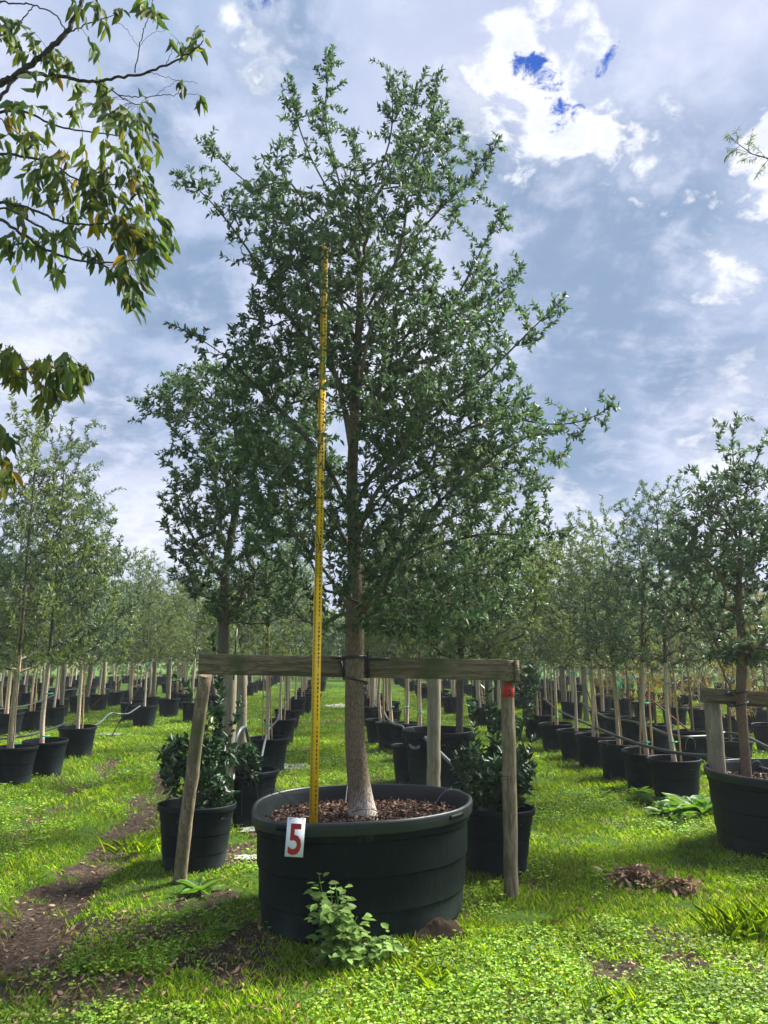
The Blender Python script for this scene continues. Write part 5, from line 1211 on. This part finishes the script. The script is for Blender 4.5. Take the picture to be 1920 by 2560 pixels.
cl_ = [(60, 120, 90, 7, 0), (160, 160, 60, 4, 0), (40, 230, 80, 8, .4), (130, 260, 70, 5, .3), (250, 300, 70, 6, .3), (340, 360, 70, 9, .4), (280, 420, 60, 5, .4), (390, 330, 40, 3, 0), (240, 480, 60, 4, 0), (480, 520, 50, 3, 0), (580, 400, 40, 3, 0), (610, 480, 50, 5, 0), (620, 570, 40, 4, 0),
 (640, 150, 40, 2, .3), (740, 60, 60, 5, .2), (860, 60, 60, 5, 0), (930, 90, 50, 5, 0), (570, 30, 60, 4, 0), (460, 30, 60, 4, 0), (1000, 190, 20, 1, 0), (1060, 270, 40, 3, 0), (1110, 300, 40, 4, 0), (1190, 180, 30, 3, 0), (1190, 270, 40, 3, 0), (1075, 480, 30, 3, 0), (1190, 570, 30, 2, 0), (860, 600, 30, 2, 0),
 (80, 640, 80, 6, .2), (180, 630, 70, 6, .3), (330, 640, 70, 5, .1), (470, 640, 70, 6, .2), (570, 650, 70, 6, .2), (640, 720, 60, 6, .2), (760, 740, 60, 8, .2), (690, 700, 50, 4, 0), (830, 850, 60, 7, 0), (900, 890, 40, 5, 0), (940, 890, 30, 2, 0), (740, 860, 60, 6, .1), (660, 900, 60, 5, .2), (400, 890, 50, 4, .8), (500, 930, 50, 4, .8), (250, 800, 70, 5, .2), (130, 790, 60, 4, .3), (30, 800, 60, 4, .2), (90, 870, 60, 3, 0),
 (560, 980, 60, 7, .1), (620, 1030, 50, 6, .1), (760, 1000, 60, 8, .1), (860, 1070, 60, 7, 0), (920, 1120, 40, 4, 0), (270, 950, 70, 9, .2), (330, 1020, 60, 8, .1), (150, 1050, 70, 8, 0), (20, 980, 60, 6, .1), (250, 1120, 60, 6, .5), (330, 1180, 60, 6, .4), (400, 1120, 50, 4, .8), (480, 1060, 50, 4, .6), (130, 1260, 60, 7, .2), (60, 1180, 50, 4, .2),
 (600, 1120, 60, 8, .5), (620, 1200, 60, 9, .7), (540, 1240, 60, 7, .9), (600, 1310, 60, 7, 1), (680, 1270, 60, 8, .8), (720, 1350, 60, 8, .8), (770, 1420, 60, 8, .9), (820, 1340, 60, 8, .4), (850, 1420, 60, 10, .2), (900, 1490, 60, 12, .1), (920, 1570, 50, 8, .4), (960, 1400, 60, 8, 0), (1030, 1360, 40, 5, 0), (1030, 1450, 40, 5, .2), (880, 1260, 50, 5, 0), (900, 1200, 50, 5, 0), (760, 1250, 50, 4, 0),
 (290, 1380, 60, 9, 0), (390, 1400, 50, 8, 0), (230, 1430, 50, 5, 0), (440, 1260, 50, 6, .3), (30, 1390, 40, 5, .1), (80, 1500, 30, 3, 0), (160, 1480, 50, 4, 0), (70, 1620, 20, 1, 0), (340, 1620, 50, 6, 0), (300, 1560, 40, 3, 0), (570, 1510, 50, 4, 0), (680, 1500, 50, 5, .3), (760, 1560, 50, 6, .6), (640, 1640, 40, 3, 0), (820, 1620, 50, 6, .2), (860, 1690, 50, 7, 0), (790, 1740, 40, 4, 0), (830, 1820, 40, 4, 0), (760, 1800, 30, 3, 0)]
lowc = [(30, 130, 50, 6, .2), (90, 180, 60, 8, .5), (40, 240, 60, 8, .1), (150, 330, 60, 7, .9), (240, 240, 50, 7, .5), (300, 230, 40, 5, .7), (220, 360, 50, 6, .8), (330, 380, 50, 6, 0), (340, 450, 50, 7, 0), (270, 420, 50, 5, .8), (250, 500, 40, 4, 1), (380, 220, 50, 8, 0), (430, 280, 50, 9, 0), (470, 330, 40, 6, 0), (520, 310, 40, 5, 0), (420, 370, 40, 6, 0), (460, 400, 30, 3, 0),
        (20, 640, 60, 6, 0), (70, 690, 50, 5, 0), (20, 820, 40, 4, .4), (20, 930, 50, 6, .4), (90, 910, 50, 4, .4), (20, 1020, 30, 5, .7)]
Pg, Dg, Py, Dy = [], [], [], []
def fill(cs, cf):
    for (cx, cy, rad, n, yel) in cs:
        n = max(1, int(n * 2.6)); yel = yel * .6
        ngr = max(1, n // 5)
        for g_ in range(ngr):
            E = P(*cf(cx + rg.normal(0, rad * .45), cy + rg.normal(0, rad * .4)), AD + rg.normal(0, .12))
            dd_ = np.linalg.norm(NODES - E, axis=1) + .4 * np.maximum(0, E[2] - NODES[:, 2]); S = NODES[int(np.argmin(dd_ + rg.random(len(dd_)) * .06))]
            if np.linalg.norm(S - E) > .4: S = E + (S - E) * .4 / np.linalg.norm(S - E)
            u = np.linspace(0, 1, 8)[:, None]; mid_ = (S + E) / 2 + np.array([0, 0, .04]); Q = (1 - u) ** 2 * S + 2 * u * (1 - u) * mid_ + u * u * E
            ab.tube(Q - at_root, .0014, 3, cap=False)
            k = max(1, n // ngr); hd = E - S; hd[2] = 0; hd = hd / (np.linalg.norm(hd) + 1e-6)
            for q in range(k):
                uu_ = 1 - q / (k + .5) * .75; p_ = (1 - uu_) ** 2 * S + 2 * uu_ * (1 - uu_) * mid_ + uu_ * uu_ * E
                d_ = np.array([rg.normal(0, .35), rg.normal(0, .35), -rg.uniform(.5, 1.1)]) + hd * rg.uniform(.1, .7)
                (Py if rg.random() < yel else Pg).append(p_ + rg.normal(0, .012, 3)); (Dy if len(Py) > len(Dy) else Dg).append(d_)
fill(cl_, c6); fill(lowc, lambda x, y: (x / 2.37, 800 + y / 2.37))
ab.build('trunk', M['ash_bark'], ash, True)
for nm, pp, ddn, mm in (('crown', Pg, Dg, 'ash_leaf'), ('yellow_leaves', Py, Dy, 'ash_yellow')):
    pp = np.array(pp) - at_root; ddn = np.array(ddn); n = len(pp); N_ = rg.normal(size=(n, 3)) * .8 + np.array([.2, -.6, .3])
    L = .098 * rg.uniform(.6, 1.25, n); V, F = leaves(pp, ddn, N_, L, L * rg.uniform(.26, .38, n), .2, rg.uniform(.0, .4, (n, 1)))
    link(nm, mesh_np(nm, V, [F], M[mm]), ash)
# bare twig reaching in at the right edge
rt_ = np.array([4.6, 5.6, 0]); tw = empty('overhanging_tree', rt_, 0, 'bare fine twigs of a tree reaching in at the right picture edge', 'tree')
mb = MB(); mb.tube(np.array([[0, 0, -.1], [-.05, 0, 1.5], [-.2, 0, 3], [-.4, -.1, 4.3], [-.4, -.1, 5.2]]), [.07, .06, .05, .035, .02], 10)
e0 = P(1935, 400, 5.3) - rt_; mb.tube([np.array([-.4, -.1, 4.3]), (np.array([-.4, -.1, 4.3]) + e0) / 2 + [0, 0, .1], e0, P(1880, 385, 5.3) - rt_, P(1825, 345, 5.3) - rt_], [.012, .009, .006, .004, .002], 5)
LP, LD = [], []
for (x0, y0), (x1, y1) in [((1920, 400), (1870, 350)), ((1900, 392), (1850, 400)), ((1880, 385), (1820, 370)), ((1850, 365), (1812, 395)), ((1845, 358), (1840, 325)), ((1920, 400), (1890, 440)), ((1870, 380), (1880, 330)), ((1835, 350), (1815, 335))]:
    a = P(x0, y0, 5.3) - rt_; b = P(x1, y1, 5.3 + rg.normal(0, .05)) - rt_; mb.tube([a, (a + b) / 2 + [0, 0, .01], b], [.0025, .002, .001], 4)
    for u in np.linspace(.15, 1, 22): LP.append(a + (b - a) * u); LD.append((b - a) / np.linalg.norm(b - a) * .5 + rg.normal(0, .4, 3) + [0, 0, -.6])
mb.build('trunk', M['ash_bark'], tw, True)
V, F = leaves(np.array(LP), np.array(LD), rg.normal(size=(len(LP), 3)), .05, .005); link('crown', mesh_np('crown', V, [F], M['ash_leaf']), tw)
print('objects', len(bpy.data.objects))

# ------------------------------------------------------------ thin damp air
hb = MB(); hb.box((0, 10, 4.0), (240, 170, 12.0))
hm = bpy.data.materials.new('haze_air'); hm.use_nodes = True; ht = NT(hm.node_tree); ht.n.clear(); ho = ht.new('ShaderNodeOutputMaterial')
pv_ = ht.new('ShaderNodeVolumePrincipled'); pv_.inputs['Color'].default_value = (.86, .93, 1.0, 1); pv_.inputs['Density'].default_value = .0011; pv_.inputs['Anisotropy'].default_value = .2
ht.l.new(pv_.outputs[0], ho.inputs['Volume'])
tag(hb.build('haze', hm), kind='stuff')
